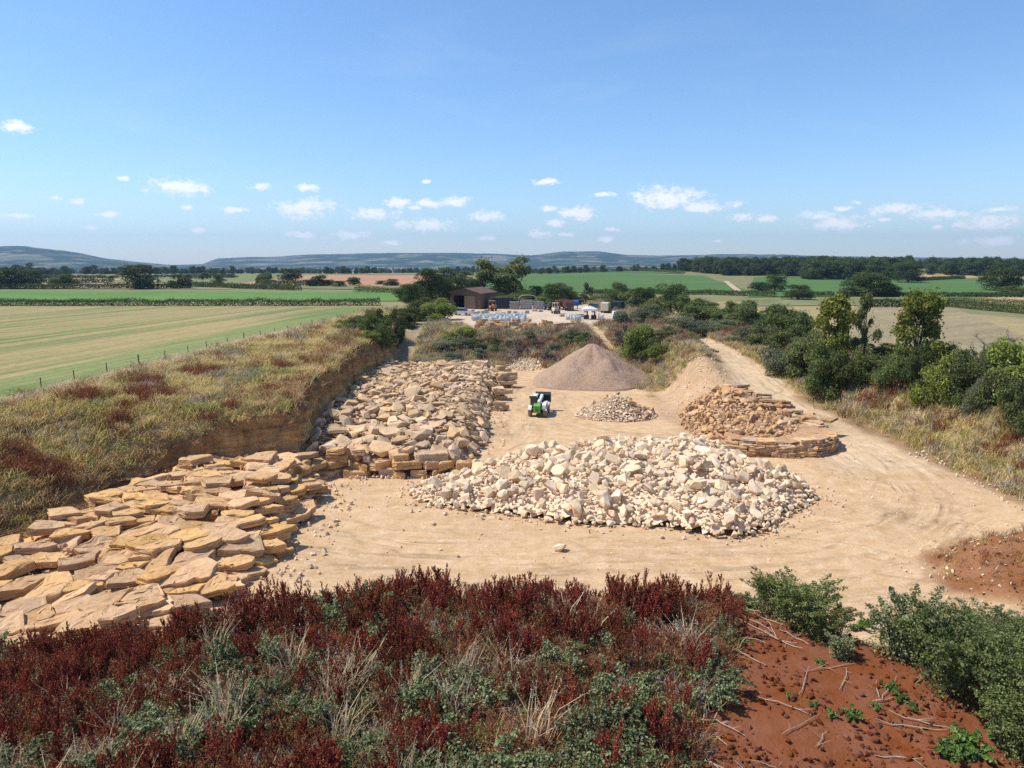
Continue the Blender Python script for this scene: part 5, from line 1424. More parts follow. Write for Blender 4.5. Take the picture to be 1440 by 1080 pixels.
def mixR(x, y):
    u = np.clip((x - rright_(y)) / 9, 0, 1.2); p = fbm(x / 4, y / 4, 81, 3); q = fbm(x / 4, y / 4, 82, 3)
    red = np.clip((q + .06) * 8, 0, 1) * (u > .28) * (u < 1.0) * (1 + 1.2 * ((y > 56) & (y < 80)))
    return pick(x, [.7 + (p > 0) * .5, 1.2 + (p < 0) * .8, .6, .35 + .5 * (u < .2), red * .7, red * 2.0 + .1, .35])
A.append(grass_spots(15000, 32, 62, 34, 125, lambda x, y: (x > rright_(y) + .3 + rng.normal(size=len(x)) * .5) & (x < rright_(y) + 16), mixR, bias=1.3))
def okB(x, y):
    yf = np.where(x < 12, 116, 103); return (y > yf + rng.normal(size=len(x)) * 1.2) & (y < np.where((x > -9) & (x < 12.5), 133.5, 139)) & (x > -16.5) & (np.abs(x - I(y, [98, 107, 120, 132, 140], [16.5, 18, 17, 15.4, 14.5])) > 1.6) & (np.hypot(x - 11.6, y - 102) > 9) & (np.hypot((x - 2) / 3.4, (y - 117) / 5) > 1)
A.append(grass_spots(9000, -17, 28, 98, 140, okB, lambda x, y: pick(x, [.6 + (x < -6) * .5, .5 + (x < -4) * .9, .7, .6, (fbm(x / 3, y / 3, 85, 3) > .12) * .5 * (x > -2), .35 * (x > -5), .8]), (.7, 1.2)))
A.append(grass_spots(3000, 17, 28.5, 84, 128, lambda x, y: (y > 93 + 10 * fbm(x / 3, y / 3, 88, 3)) & (x < 27.6), lambda x, y: pick(x, [.7, .9, .9, .4, 0, .12, .6]), (.6, .95)))
A.append(grass_spots(2500, 27, 36, 108, 175, lambda x, y: (x < 27) | (x > rright_(y)), lambda x, y: pick(x, [.9, .8, .7, .4, 0, .1, .4]), (.6, .9)))
A.append(grass_spots(2600, 14, 30, 138, 215, lambda x, y: x > 24 + 2 * np.sin(y / 5), lambda x, y: pick(x, [.9, .6, .4, .3, 0, .1, .4]), (.9, 1.3)))
scatter('grass', *[np.concatenate([a[i] for a in A]) for i in range(4)], GR, 'rough dry grass and weeds on the quarry slopes', 'grass')
# ------------------------------------------------------------------ the weedy bank under the camera
def dock(n, h, mat_s, seeds=1.0):
    st = MB(); P0, D0 = [], []
    for i in range(n):
        a = rng.uniform(0, 6.28); q = .22 * math.sqrt(rng.random()); b = np.array([q * math.cos(a), q * math.sin(a), -.05])
        hh = h * rng.uniform(.62, 1.08); l = rng.uniform(.03, .24); ld = a + rng.normal() * .8
        tp = b + np.array([l * math.cos(ld), l * math.sin(ld), hh])
        st.tube([tuple(b), tuple(b + (tp - b) * .5 + rng.normal(size=3) * .015), tuple(tp)], [.008, .006, .002], 3, caps=False)
        def seed(p, q_, m, r0, r1):
            t = rng.random(m); c = p[None] + (q_ - p)[None] * t[:, None]; d = rng.normal(size=(m, 3)); d[:, 2] *= .6; d /= np.linalg.norm(d, axis=1)[:, None]
            P0.append(c + d * (r0 + (r1 - r0) * t)[:, None] * rng.uniform(.3, 1, (m, 1))); D0.append(d)
        p1 = b + (tp - b) * rng.uniform(.40, .55)
        seed(p1, tp, int(80 * seeds), .040, .012)
        for k in range(6):
            t = rng.uniform(.34, .85); p = b + (tp - b) * t; a2 = rng.uniform(0, 6.28); ln = (1 - t) * hh * rng.uniform(.45, .8) + .05
            e = p + np.array([math.cos(a2) * ln * .42, math.sin(a2) * ln * .42, ln])
            st.tube([tuple(p), tuple(e)], [.004, .0015], 3, caps=False); seed(p + (e - p) * .25, e, int(30 * seeds), .028, .010)
    V, F = leaf_arrays(rng, np.concatenate(P0), np.concatenate(D0), .030, .75, .5, .2)
    return st.mesh('stems', [M_stem]), mesh_np('seed_heads', V, F, [mat_s])
DK = [dock(int(rng.integers(6, 10)), 1.0, M_dk) for _ in range(6)] + [dock(6, .9, M_dk2) for _ in range(3)]

def leafy(n, stems, h, r, leaf, mat, smat, upright=.5):
    st = MB(); P0, D0 = [], []
    for i in range(stems):
        a = rng.uniform(0, 6.28); q = r * .35 * math.sqrt(rng.random()); b = np.array([q * math.cos(a), q * math.sin(a), -.05])
        out = r * rng.uniform(.25, 1.0) * (1 - upright * .6); hh = h * rng.uniform(.6, 1.1)
        m1 = b + np.array([math.cos(a) * out * .35, math.sin(a) * out * .35, hh * .75]); tp = b + np.array([math.cos(a) * out, math.sin(a) * out, hh * (1 - .25 * (1 - upright))])
        st.tube([tuple(b), tuple(m1), tuple(tp)], [.010, .007, .003], 3, caps=False)
        m = n // stems; t = rng.random(m) ** .7; w = np.where(t[:, None] < .5, b + (m1 - b) * t[:, None] * 2, m1 + (tp - m1) * (t[:, None] * 2 - 1))
        d = rng.normal(size=(m, 3)); d[:, 2] = np.abs(d[:, 2]) * .8; d /= np.linalg.norm(d, axis=1)[:, None]
        P0.append(w + d * rng.uniform(.02, .16, (m, 1)) * (1.15 - t[:, None]) * (r / .5)); D0.append(d)
    V, F = leaf_arrays(rng, np.concatenate(P0), np.concatenate(D0), leaf, .62, .55, .5)
    return st.mesh('stems', [smat]), mesh_np('foliage', V, F, [mat])
BRM = [leafy(1900, 16, .62, .85, .068, M_bram, M_gstem, .1) for _ in range(4)]
MUG = [leafy(1300, 14, .95, .42, .052, M_mug, M_gstem, .8) for _ in range(4)]
BIG = [leafy(8500, 46, 1.7, 1.3, .058, [M_bram2, M_bram2, M_bram, M_bram2][_i], M_gstem, [.35, .5, .3, .6][_i]) for _i in range(4)] + [leafy(5200, 40, 1.6, 1.0, .07, M_mug, M_gstem, .7) for _ in range(2)]
M_weed = leafmat('fresh_weed', [(.07, .14, .03), (.13, .22, .05), (.24, .32, .10)], .35, .2)
WEED = [leafy(420, 9, .28, .34, .085, M_weed, M_gstem, .3) for _ in range(3)]
STR = [tuft(34, 1.0, .22, .010, M_gS, .55, 9) for _ in range(4)]
def clump(name, label, cat, kids, names, loc, rz, sc, group):
    t = thing(name, label, cat, loc, rz, group); t.scale = sc
    t.rotation_euler = (rng.normal() * .06, rng.normal() * .06, rz)
    for me, nm in zip(kids, names): part(nm, me, t)
    return t
def xr_(y): return 6.6 + (18 - y) * 1.2
def where(x, y):
    s = 'far left' if x < -9 else 'left' if x < -3.5 else 'middle' if x < 2 else 'right'
    r = 'on the crest' if y > 16.6 else 'below the crest' if y > 13.6 else 'low down'
    return f"{r} of the near bank, {s} part"
sp = []; tries = 0
while len(sp) < 1150 and tries < 40000:
    tries += 1
    x, y = rng.uniform(-25, 9), rng.uniform(8.2, 20.6)
    if x > 6.3 - (18 - y) * .44 + fbm(np.array(x / 1.2), np.array(y / 1.2), 90, 2) * 1.6 and y < 19: continue
    if x > xr_(y) + .3: continue
    f = float(1.15 * fbm(np.array(x / 1.5), np.array(y / 1.1), 91, 3)) + .20 * float(ss(14.8, 17, np.array(y))) - .03 * float(ss(12.6, 10, np.array(y)))
    sp.append((x, y, f if rng.random() > .16 else -.3))
docks = [(x, y, f) for x, y, f in sp if f > -.105]; other = [(x, y, f) for x, y, f in sp if f <= -.105]
vis = lambda x, y: abs(x) < .74 * y + 1.5 and y > 9.6
docks.sort(key=lambda q: (not vis(q[0], q[1]), math.hypot(q[0], q[1]))); nd = 0; rest = []
for x, y, f in docks:
    i = int(rng.integers(6)) if rng.random() < .86 - .5 * max(0, -f) else 6 + int(rng.integers(3))
    s = rng.uniform(.78, 1.15) * (1.12 if y > 16.4 else 1); z = Hs(x, y)
    if nd < 285 and vis(x, y):
        clump('dock_plant', f"{'tall' if s > 1.08 else 'shorter'} {'rust red' if i < 6 else 'brown'} dock plant {where(x, y)}", 'plant', DK[i], ('stems', 'seed_heads'), (x, y, z), rng.uniform(0, 6.28), (s, s, s), 'dock plants on the near bank'); nd += 1
    else: rest.append((x, y, z, i, s))
def joined(a, b):
    va, fa = arrays(a); vb, fb = arrays(b)
    return mesh_np('dock', np.concatenate([va, vb]), np.concatenate([fa, fb + len(va)]), [a.materials[0], b.materials[0]], mi=np.r_[np.zeros(len(fa), int), np.ones(len(fb), int)])
DJ = [joined(*d) for d in DK]
# ragged docks on other banks: field edge, right bank, red mound
for _ in range(420):
    x, y = rng.uniform(7, 36), rng.uniform(14, 42)
    if x < xr_(y) + 2.6: continue
    h = Hs(x, y)
    mound = ((x - 30) / 6.5) ** 2 + ((y - 36.5) / 5) ** 2 < 1
    if h < .6 or (mound and y > 35) or rng.random() < .35: continue
    rest.append((x, y, h, int(rng.integers(9)), rng.uniform(.7, 1.1)))
rest = np.array(rest)
nb = 0
for x, y, f in other:
    if not vis(x, y): continue
    z = Hs(x, y); u = rng.random()
    if u < .50: clump('bramble_bush', f"{'grey green' if f < -.16 else 'green'} bramble clump {where(x, y)}", 'shrub', BRM[int(rng.integers(4))], ('stems', 'foliage'), (x, y, z), rng.uniform(0, 6.28), [rng.uniform(.75, 1.15)] * 3, 'bramble clumps on the near bank')
    elif u < .80: clump('mugwort_plant', f"pale silvery mugwort {where(x, y)}", 'plant', MUG[int(rng.integers(4))], ('stems', 'foliage'), (x, y, z), rng.uniform(0, 6.28), [rng.uniform(.7, 1.05)] * 3, 'pale mugwort on the near bank')
    else:
        o = obj('straw_tuft', STR[int(rng.integers(4))]); o.location = (x, y, z - .02); o.rotation_euler = (0, 0, rng.uniform(0, 6.28)); o.scale = [rng.uniform(.8, 1.2)] * 3
        tag(o, f"pale dry grass tuft {where(x, y)}", 'grass tuft', 'pale grass tufts on the near bank')
# green bushes to the right of the soil ridge
n = 0; done = []
for _ in range(3000):
    x, y = rng.uniform(5.5, 27), rng.uniform(10.5, 25)
    px, py = proj(x, y, Hs(x, y) + .3)
    if px < 1135 + (py - 890) * 1.18 + 110 or (px < 1235 and py < 880) or py < 820 or abs(x) > .76 * y + 3 or Hs(x, y) < 1.6: continue
    if any((x - a) ** 2 + (y - b) ** 2 < 1.05 ** 2 for a, b in done): continue
    done.append((x, y)); i = int(rng.integers(6)); s = rng.uniform(.9, 1.3) * (.9 if y < 15 else 1)
    clump('bramble_bush', f"{'big' if s > 1.1 else 'smaller'} {'green bramble' if i < 4 else 'silvery'} bush right of the red soil ridge, {'near' if y < 18 else 'middle' if y < 23 else 'far'} row, {'left' if x < 12 else 'centre' if x < 17 else 'right'}", 'shrub', BIG[i], ('stems', 'foliage'), (x, y, Hs(x, y) - .15), rng.uniform(0, 6.28), (s, s, s), 'bushes right of the red soil ridge')
    n += 1
    if i % 3 == 0 and rng.random() < .8: rest = np.vstack([rest, [[x + .9, y - .5, Hs(x + .9, y - .5), int(rng.integers(9)), rng.uniform(.9, 1.3)]]])
    if n > 120: break
for i, (x, y, s) in enumerate([(6.3, 18.9, 1.0), (7.6, 18.6, 1.25), (8.9, 18.5, 1.0), (6.9, 19.4, 1.1), (8.2, 19.6, 1.0), (5.2, 19.3, .8)]):
    clump('bramble_bush', ['silvery bush at the left of the dense far ridge shoulder clump', 'dark green bush left of middle in the far ridge shoulder clump', 'rightmost green bush of the far ridge shoulder clump', 'green bush behind the left of the far ridge shoulder clump', 'green bush behind the far ridge shoulder clump', 'small silvery bush beside the last docks of the crest'][i], 'shrub', BIG[5 if i in (0, 5) else i % 4], ('stems', 'foliage'), (x, y, Hs(x, y) - .1), x, (s, s, s), 'bushes on the far shoulder of the soil ridge')
scatter('dock_growth', rest[:, :3], np.column_stack([rng.normal(size=(len(rest), 2)) * .1, rng.uniform(0, 6.28, len(rest))]), np.repeat(rest[:, 4:5], 3, 1), rest[:, 3].astype(int), DJ, 'more red dock filling in behind the nearest plants', 'plant')
for i, (px, py, s) in enumerate([(1092, 868, .8), (1128, 884, .95), (1158, 902, .72), (1118, 860, .85), (1182, 925, .5)]):
    g = G(px, py)
    clump('bramble_bush', ['green bush where the last docks meet the bare ridge top', 'fullest dark green bush on the ridge top', 'green bush half way down the soil ridge rim', 'green bush hanging over the back of the ridge top', 'low bush furthest down the soil ridge rim'][i], 'shrub', BIG[(0, 3, 1, 3, 5)[i]], ('stems', 'foliage'), (g[0], g[1], g[2] - .12), i * 1.3, (s, s, s * .95), 'bushes on the far shoulder of the soil ridge')
# ground cover under it all
A = []
def mixF(x, y): return pick(x, [.8, .06, .10, .25, .6, 1.0, .35])
A.append(grass_spots(9500, -26, 8, 7.5, 22, lambda x, y: (x < np.minimum(6.2 - (18 - y) * .44, xr_(y))), mixF, (.35, .7)))
A.append(grass_spots(2600, 6, 40, 11, 32, lambda x, y: (x > xr_(y) + 2.0) & (H(x, y) > .4), lambda x, y: pick(x, [1.2, .3, .2, .6, .1, .3, .6]), (.5, .95)))
A.append(grass_spots(420, 23, 36, 30.5, 42, lambda x, y: (((x - 30) / 6.2) ** 2 + ((y - 36.5) / 5) ** 2 < 1), lambda x, y: pick(x, [.25, .2, .1, .6, .2, .5, .1]), (.3, .6)))
A.append(grass_spots(1500, -34, 34, 21, 33, lambda x, y: (H(x, y) > .35) & (x < 6), mixF, (.4, .8)))
scatter('undergrowth', *[np.concatenate([a[i] for a in A]) for i in range(4)], GR, 'low weeds and dead grass under the bank plants', 'undergrowth')
# bare red soil: clods, dead stalks, seedlings
items = []
for _ in range(26000):
    x, y = rng.uniform(1.5, 13.5), rng.uniform(8.5, 19.5)
    if x > xr_(y) + 2.2 or x < 5.2 - (18 - y) * .44: continue
    if float(fbm(np.array(x / .9), np.array(y / .9), 95, 3)) + rng.normal() * .12 < .02: continue
    s = .02 + .22 * rng.random() ** 5
    items.append((int(rng.integers(12)), np.array([x, y, Hs(x, y) + s * .1]), tuple(rng.uniform(0, 6.28, 3)), np.array([s, s, s * .8])))
for _ in range(1500):
    x, y = rng.uniform(23, 37), rng.uniform(31, 42)
    if ((x - 30) / 6.5) ** 2 + ((y - 36.5) / 5.2) ** 2 > 1: continue
    s = .05 + .22 * rng.random() ** 4
    items.append((int(rng.integers(12)), np.array([x, y, Hs(x, y) + s * .1]), tuple(rng.uniform(0, 6.28, 3)), np.array([s, s, s * .8])))
M_clod = rockmat('red_clod', (.12, .040, .018), (.21, .078, .036), (.11, .035, .015), 2.0, .5)
CV = variants(55, 12, M_clod, (.6, .9), (.3, .6), (10, 16), .05)
lump('soil_clods', CV, items, None, M_clod, 'crumbled red soil clods on the bare ridge', 'soil')
k = 0
for _ in range(400):
    x, y = rng.uniform(3, 11), rng.uniform(10.5, 18.5)
    near_l = abs(x - (7.0 - (18 - y) * .44)) < .8
    if x > xr_(y) + .2 or x < 6.2 - (18 - y) * .44 or (not near_l and rng.random() < .85): continue
    a = rng.normal() * .5 + (2.2 if near_l else .6); ln = rng.uniform(.5, 1.5); mb = MB(); pts = []
    for t in np.linspace(-.5, .5, 6):
        px, py = x + math.cos(a) * ln * t + rng.normal() * .02, y + math.sin(a) * ln * t + rng.normal() * .02
        pts.append((px - x, py - y, Hs(px, py) - Hs(x, y) + .03 + abs(rng.normal()) * .03))
    mb.tube(pts, [.006, .010, .011, .010, .007, .004], 4)
    for _b in range(3):
        q = np.array(pts[int(rng.integers(1, 5))]); mb.tube([tuple(q), tuple(q + np.array([rng.normal() * .15, rng.normal() * .15, .06]))], [.005, .002], 3)
    o = obj('dead_stalk', mb.mesh('dead_stalk', [M_dry])); o.location = (x, y, Hs(x, y))
    tag(o, f"{'long' if ln > 1 else 'short'} pale dead stalk lying {'by the dock plants' if near_l else 'in the open'} on the red soil, {'upper' if y > 15.5 else 'middle' if y > 13 else 'lower'} slope", 'stalk', 'dead stalks on the red soil'); k += 1
    if k > 46: break
for i, (px, py, s) in enumerate([(1152, 940, .5), (1255, 975, .75), (1262, 985, .6), (1200, 1018, .8), (1168, 1008, .55), (1146, 1000, .4), (1230, 1000, .5), (1282, 1005, .6), (1340, 1045, 1.2), (1372, 1062, 1.3), (1398, 1040, 1.1), (1350, 1072, 1.2), (1110, 985, .45), (960, 1060, 1.0), (1205, 885, 1.6), (1222, 880, 1.5)]):
    g = G(px, py)
    clump('green_weed', ['tiny pale weed high on the red soil', 'green weed at the right rim of the bare soil, upper one', 'green weed at the right rim of the bare soil, lower one', 'leafy weed in the middle of the red soil', 'small weed just left of the leafy middle one', 'tiny weed left of the two middle ones', 'tiny weed right of the leafy middle one', 'weed on the lower right rim of the soil', 'bright weed at the bottom right, uppermost of four', 'bright weed at the bottom right, largest of four', 'bright weed at the bottom right, nearest the bushes', 'bright weed at the bottom right, lowest of four', 'tiny weed beside the dead stalks', 'broad leaved weed at the bottom edge of the bank', 'lush weed in the notch behind the soil ridge, left one', 'lush weed in the notch behind the soil ridge, right one'][i], 'weed', WEED[i % 3], ('stems', 'foliage'), tuple(g), i, (s, s, s), None)
# ------------------------------------------------------------------ fence, machines, buildings
M_wood = plain('weathered_post', (.17, .13, .095), .9, 0, .35, 8, .1)
M_wire = plain('fence_wire', (.30, .29, .27), .5, .7, .1)
def fence():
    t = thing('field_fence', 'post and wire fence along the edge of the mown field', 'fence', (-39.5, 42, 6.5))
    o3 = np.array([-39.5, 42, 6.5]); y = 40.0; tops = []; i = 0
    while y < 152:
        x = float(xf_(y)) - .9; z = Hs(x, y); mb = MB(); l = rng.normal() * .03
        big = i % 5 == 2
        r = .075 if big else .05; h = 1.35 if big else 1.2
        mb.tube([(0, 0, -.3), (l * .5, 0, h * .5), (l, l, h)], [r, r * .95, r * .9], 7)
        o = part('post', mb.mesh('post', [M_wood]), t); o.location = (x - o3[0], y - o3[1], z - o3[2]); tops.append((x - o3[0], y - o3[1], z - o3[2]))
        y += 4.4 + rng.normal() * .25; i += 1
    for hh in (.45, .8, 1.1):
        mb = MB(); mb.tube([(a, b, c + hh) for a, b, c in tops], .006, 4)
        part('wire', mb.mesh('wire', [M_wire]), t)
fence()

M_black = plain('dark_steel', (.022, .022, .023), .55, .2, .3, 6)
M_tyre = plain('dusty_tyre', (.30, .24, .18), .95, 0, .3, 8, .1, (.10, .085, .07))
M_white = plain('white_paint', (.72, .72, .68), .4, 0, .06, 4, .4, (.45, .38, .28))
M_lgreen = plain('lime_green_paint', (.13, .42, .035), .4, 0, .1, 4, .4, (.30, .27, .15))
M_dgreen = plain('dark_green_paint', (.018, .085, .05), .4, 0, .1, 4)
def glassmat():
    m = bpy.data.materials.new('cab_glass'); t = nt(m); tc = N(t, 'ShaderNodeTexCoord')
    b = surface(t, (.035, .05, .055), .08, noise(t, tc.outputs['Object'], 2), .02, .01, 0, .6); return m
M_glass = glassmat()
def telehandler():
    t = thing('telescopic_loader', 'green and white telescopic loader standing on the quarry floor, seen from behind', 'loader', (3.1, 79.3, Hs(3.1, 79.3) + .02), -R(10)); t.scale = (.93, .88, .95)
    m = MB(); m.box((0, 0, .78), (1.0, 3.9, .42), 0, bev=.06); m.box((0, 0, .6), (.5, 3.0, .25), 0); m.box((0, 1.3, .58), (1.5, .25, .22), 0); m.box((0, -1.3, .58), (1.5, .25, .22), 0)
    m.box((0, -1.72, 1.05), (.92, .5, .5), 0, bev=.04)
    part('chassis', m.mesh('chassis', [M_black]), t)
    m = MB(); m.prism([(-2.32, .62), (-2.28, 1.42), (-2.05, 1.62), (-1.72, 1.62), (-1.72, .62)], -.40, .40, 0)
    p = part('rear_cover', m.mesh('rear_cover', [M_lgreen]), t, 'lime green rear cover')
    g = MB()
    for i in range(5): g.box((0, -2.318 - .01 * (i * .12), .78 + i * .11), (.5, .012, .05), 0)
    part('grille', g.mesh('grille', [M_dgreen]), p)
    m = MB(); m.prism([(-1.9, .95), (-1.85, 1.45), (-1.2, 1.62), (.6, 1.55), (.75, 1.0)], .56, 1.02, 0); m.box((.79, -.4, .9), (.42, 1.3, .3), 0, bev=.05)
    p = part('engine_cover', m.mesh('engine_cover', [M_white]), t)
    g = MB(); g.box((1.03, -.7, 1.25), (.012, .8, .3), 0); part('vent', g.mesh('vent', [M_black]), p)
    for sx in (-1, 1):
        for sy in (-1, 1):
            m = MB(); k = 9; ang = [math.pi * (.12 + .76 * i / k) for i in range(k + 1)]; pr = [(sy * 1.32 + .70 * math.cos(a), .6 + .70 * math.sin(a)) for a in ang] + [(sy * 1.32 + .65 * math.cos(a), .6 + .65 * math.sin(a)) for a in reversed(ang)]
            m.prism(pr, sx * .70 if sx > 0 else -1.14, 1.14 if sx > 0 else -.70, 0); part('mudguard', m.mesh('mudguard', [M_white]), t)
            m = MB(); m.wheel((0, 0, 0), .60, .42, 0, 26, inner=.3)
            for i in range(26):
                a = 2 * math.pi * i / 26; M = Matrix.Rotation(a, 4, 'X') @ Matrix.Translation((0, 0, .6)) @ Matrix.Rotation(.5 * (1 if i % 2 else -1), 4, 'Z')
                m.box((.09 if i % 2 else -.09, 0, 0), (.24, .07, .07), 0, M)
            w = part('wheel', m.mesh('wheel', [M_tyre]), t); w.location = (sx * .92, sy * 1.32, .6)
            r = MB(); r.wheel((0, 0, 0), .31, .36, 0, 18); r.wheel((sx * .19, 0, 0), .12, .08, 0, 10); part('rim', r.mesh('rim', [M_white]), w)
    # cab: posts, roof, panes
    m = MB(); x0, x1 = -1.0, -.18; y0, y1 = -.75, .75
    m.box(((x0 + x1) / 2, 0, 1.02), (x1 - x0, y1 - y0, .36), 0, bev=.04)
    for x in (x0 + .04, x1 - .04):
        m.tube([(x, y0 + .05, 1.15), (x, y0 + .02, 2.3)], .05, 6); m.tube([(x, y1 - .02, 1.15), (x, y1 - .25, 2.3)], .05, 6)
    cab = part('cab', m.mesh('cab', [M_dgreen]), t)
    m = MB(); m.box(((x0 + x1) / 2, -.1, 2.36), (x1 - x0 + .08, 1.42, .12), 0, bev=.05); part('roof', m.mesh('roof', [M_white]), cab)
    for nm, c, d in (('rear_window', ((x0 + x1) / 2, y0 + .06, 1.74), (.66, .02, .98)), ('side_window', (x0 + .03, -.05, 1.74), (.02, 1.15, .98)), ('side_window', (x1 - .03, -.05, 1.74), (.02, 1.15, .98)), ('windscreen', ((x0 + x1) / 2, y1 - .14, 1.74), (.66, .02, .98))):
        g = MB(); g.box(c, d, 0); part(nm, g.mesh(nm, [M_glass]), cab)
    g = MB(); g.box(((x0 + x1) / 2, .0, 1.35), (.42, .42, .5), 0, bev=.08); g.box(((x0 + x1) / 2, -.22, 1.75), (.4, .12, .5), 0, bev=.05); part('seat', g.mesh('seat', [M_black]), cab)
    g = MB(); g.tube([(x0, y1, 1.9), (x0 - .22, y1 + .05, 1.95)], .015, 5); g.box((x0 - .24, y1 + .05, 1.9), (.16, .05, .28), 0, bev=.02); part('mirror', g.mesh('mirror', [M_black]), cab)
    g = MB(); g.wheel((x0 + .2, -.5, 2.47), .07, .12, 0, 10, 'y'); part('beacon', g.mesh('beacon', [plain('amber', (.6, .22, .02), .3)]), cab)
    m = MB()
    def bar(a, b, w, h, mi, mb): 
        a, b = Vector(a), Vector(b); d = b - a; q = d.to_track_quat('Y', 'Z').to_matrix().to_4x4(); mb.box((0, 0, 0), (w, d.length, h), mi, Matrix.Translation((a + b) / 2) @ q, bev=.03)
    bar((.16, -1.75, 1.70), (.16, 1.6, 2.02), .34, .40, 0, m)
    bm_ = part('boom', m.mesh('boom', [M_white]), t)
    m = MB(); bar((.16, 1.0, 1.96), (.16, 2.35, 2.08), .26, .30, 0, m); bar((.16, 2.3, 2.1), (.16, 2.5, 1.75), .34, .26, 0, m); part('boom_extension', m.mesh('boom_extension', [M_black]), bm_)
    m = MB(); bar((.42, -1.3, 1.30), (.42, .7, 1.66), .09, .09, 0, m); part('ram', m.mesh('ram', [M_black]), bm_)
    m = MB(); pr = [(2.55, 1.45), (2.5, 2.35), (2.75, 2.62), (3.15, 2.60)]; th = .04
    pr2 = [(a + (.05 if i < 2 else .0), b - (.0 if i < 1 else .05)) for i, (a, b) in enumerate(pr)]
    prof = pr + [(3.15, 2.54)] + [(2.78, 2.55), (2.56, 2.32), (2.60, 1.5), (3.3, 1.42), (3.3, 1.37), (2.55, 1.38)]
    m.prism(prof, -.75, 1.1, 0)
    for x in (-.77, 1.1): m.prism([(2.55, 1.38), (2.5, 2.35), (2.75, 2.62), (3.15, 2.6), (3.3, 1.37)], x, x + .03, 0)
    bk = part('bucket', m.mesh('bucket', [M_black]), t); bk.location = (0, -.25, -.32)
    for x in (-.62, .9):
        g = MB(); g.box((x, -2.02, .98), (.16, .05, .10), 0, bev=.02); part('tail_light', g.mesh('tail_light', [plain('red_lens', (.5, .03, .02), .3)]), t)
telehandler()

# ---- yard
M_brown = plain('brown_cladding', (.155, .105, .075), .8, 0, .25, 1.2, .2)
M_broof = plain('rust_brown_roof', (.20, .125, .10), .8, 0, .25, 1.0, .2)
M_navy = plain('dark_navy_steel', (.028, .036, .05), .6, .1, .3, 1.5)
M_conc = plain('grey_concrete', (.36, .34, .31), .9, 0, .2, 1.5, .2, (.32, .17, .09))
M_stone_ = plain('pale_block', (.52, .44, .34), .9, 0, .2, 1.5, .2)
M_bag = plain('woven_bag', (.46, .48, .47), .8, 0, .14, 3, .2)
M_bagw = plain('clean_white_bag', (.62, .62, .60), .8, 0, .08, 3, .2)
M_orange = plain('orange_paint', (.52, .20, .04), .5, 0, .15, 3)
M_cream = plain('cream_paint', (.58, .50, .36), .5, 0, .12, 3)
M_dred = plain('dark_red_paint', (.14, .045, .035), .5, 0, .2, 3)
M_blue = plain('blue_plastic', (.05, .11, .30), .4, 0, .15, 3)
M_carb = plain('dark_blue_car', (.025, .045, .085), .25, .3, .08, 2, .5)
M_cars = plain('silver_car', (.60, .61, .62), .25, .5, .05, 2, .5)
M_can = plain('white_canvas', (.58, .59, .58), .8, 0, .06, 3)
M_dk_ = plain('dark_machine_steel', (.06, .05, .045), .7, .1, .3, 3)  # dark brown steel tone shared by machines, frames and stands
def place(name, label, cat, px, D, rz=0.0, group=None):
    x = at(px, D); return thing(name, label, cat, (x, D, Hs(x, D)), rz, group)
def corr(mb, L_, z0, z1, y, n, axis='x', depth=.05):
    """ribbed sheet wall"""
    pr = []
    for i in range(n): a = -L_ / 2 + L_ * i / n; s = L_ / n; pr += [(a, y), (a + s * .25, y - depth), (a + s * .5, y - depth), (a + s * .75, y)]
    pr += [(L_ / 2, y), (L_ / 2, y + .06), (-L_ / 2, y + .06)]
    v = [(a, b, z) for z in (z0, z1) for a, b in pr] if axis == 'x' else [(b, a, z) for z in (z0, z1) for a, b in pr]
    k = len(pr); f = [tuple(range(k)), tuple(range(2 * k - 1, k - 1, -1))] + [(i, (i + 1) % k, k + (i + 1) % k, k + i) for i in range(k)]
    mb.add(v, f)
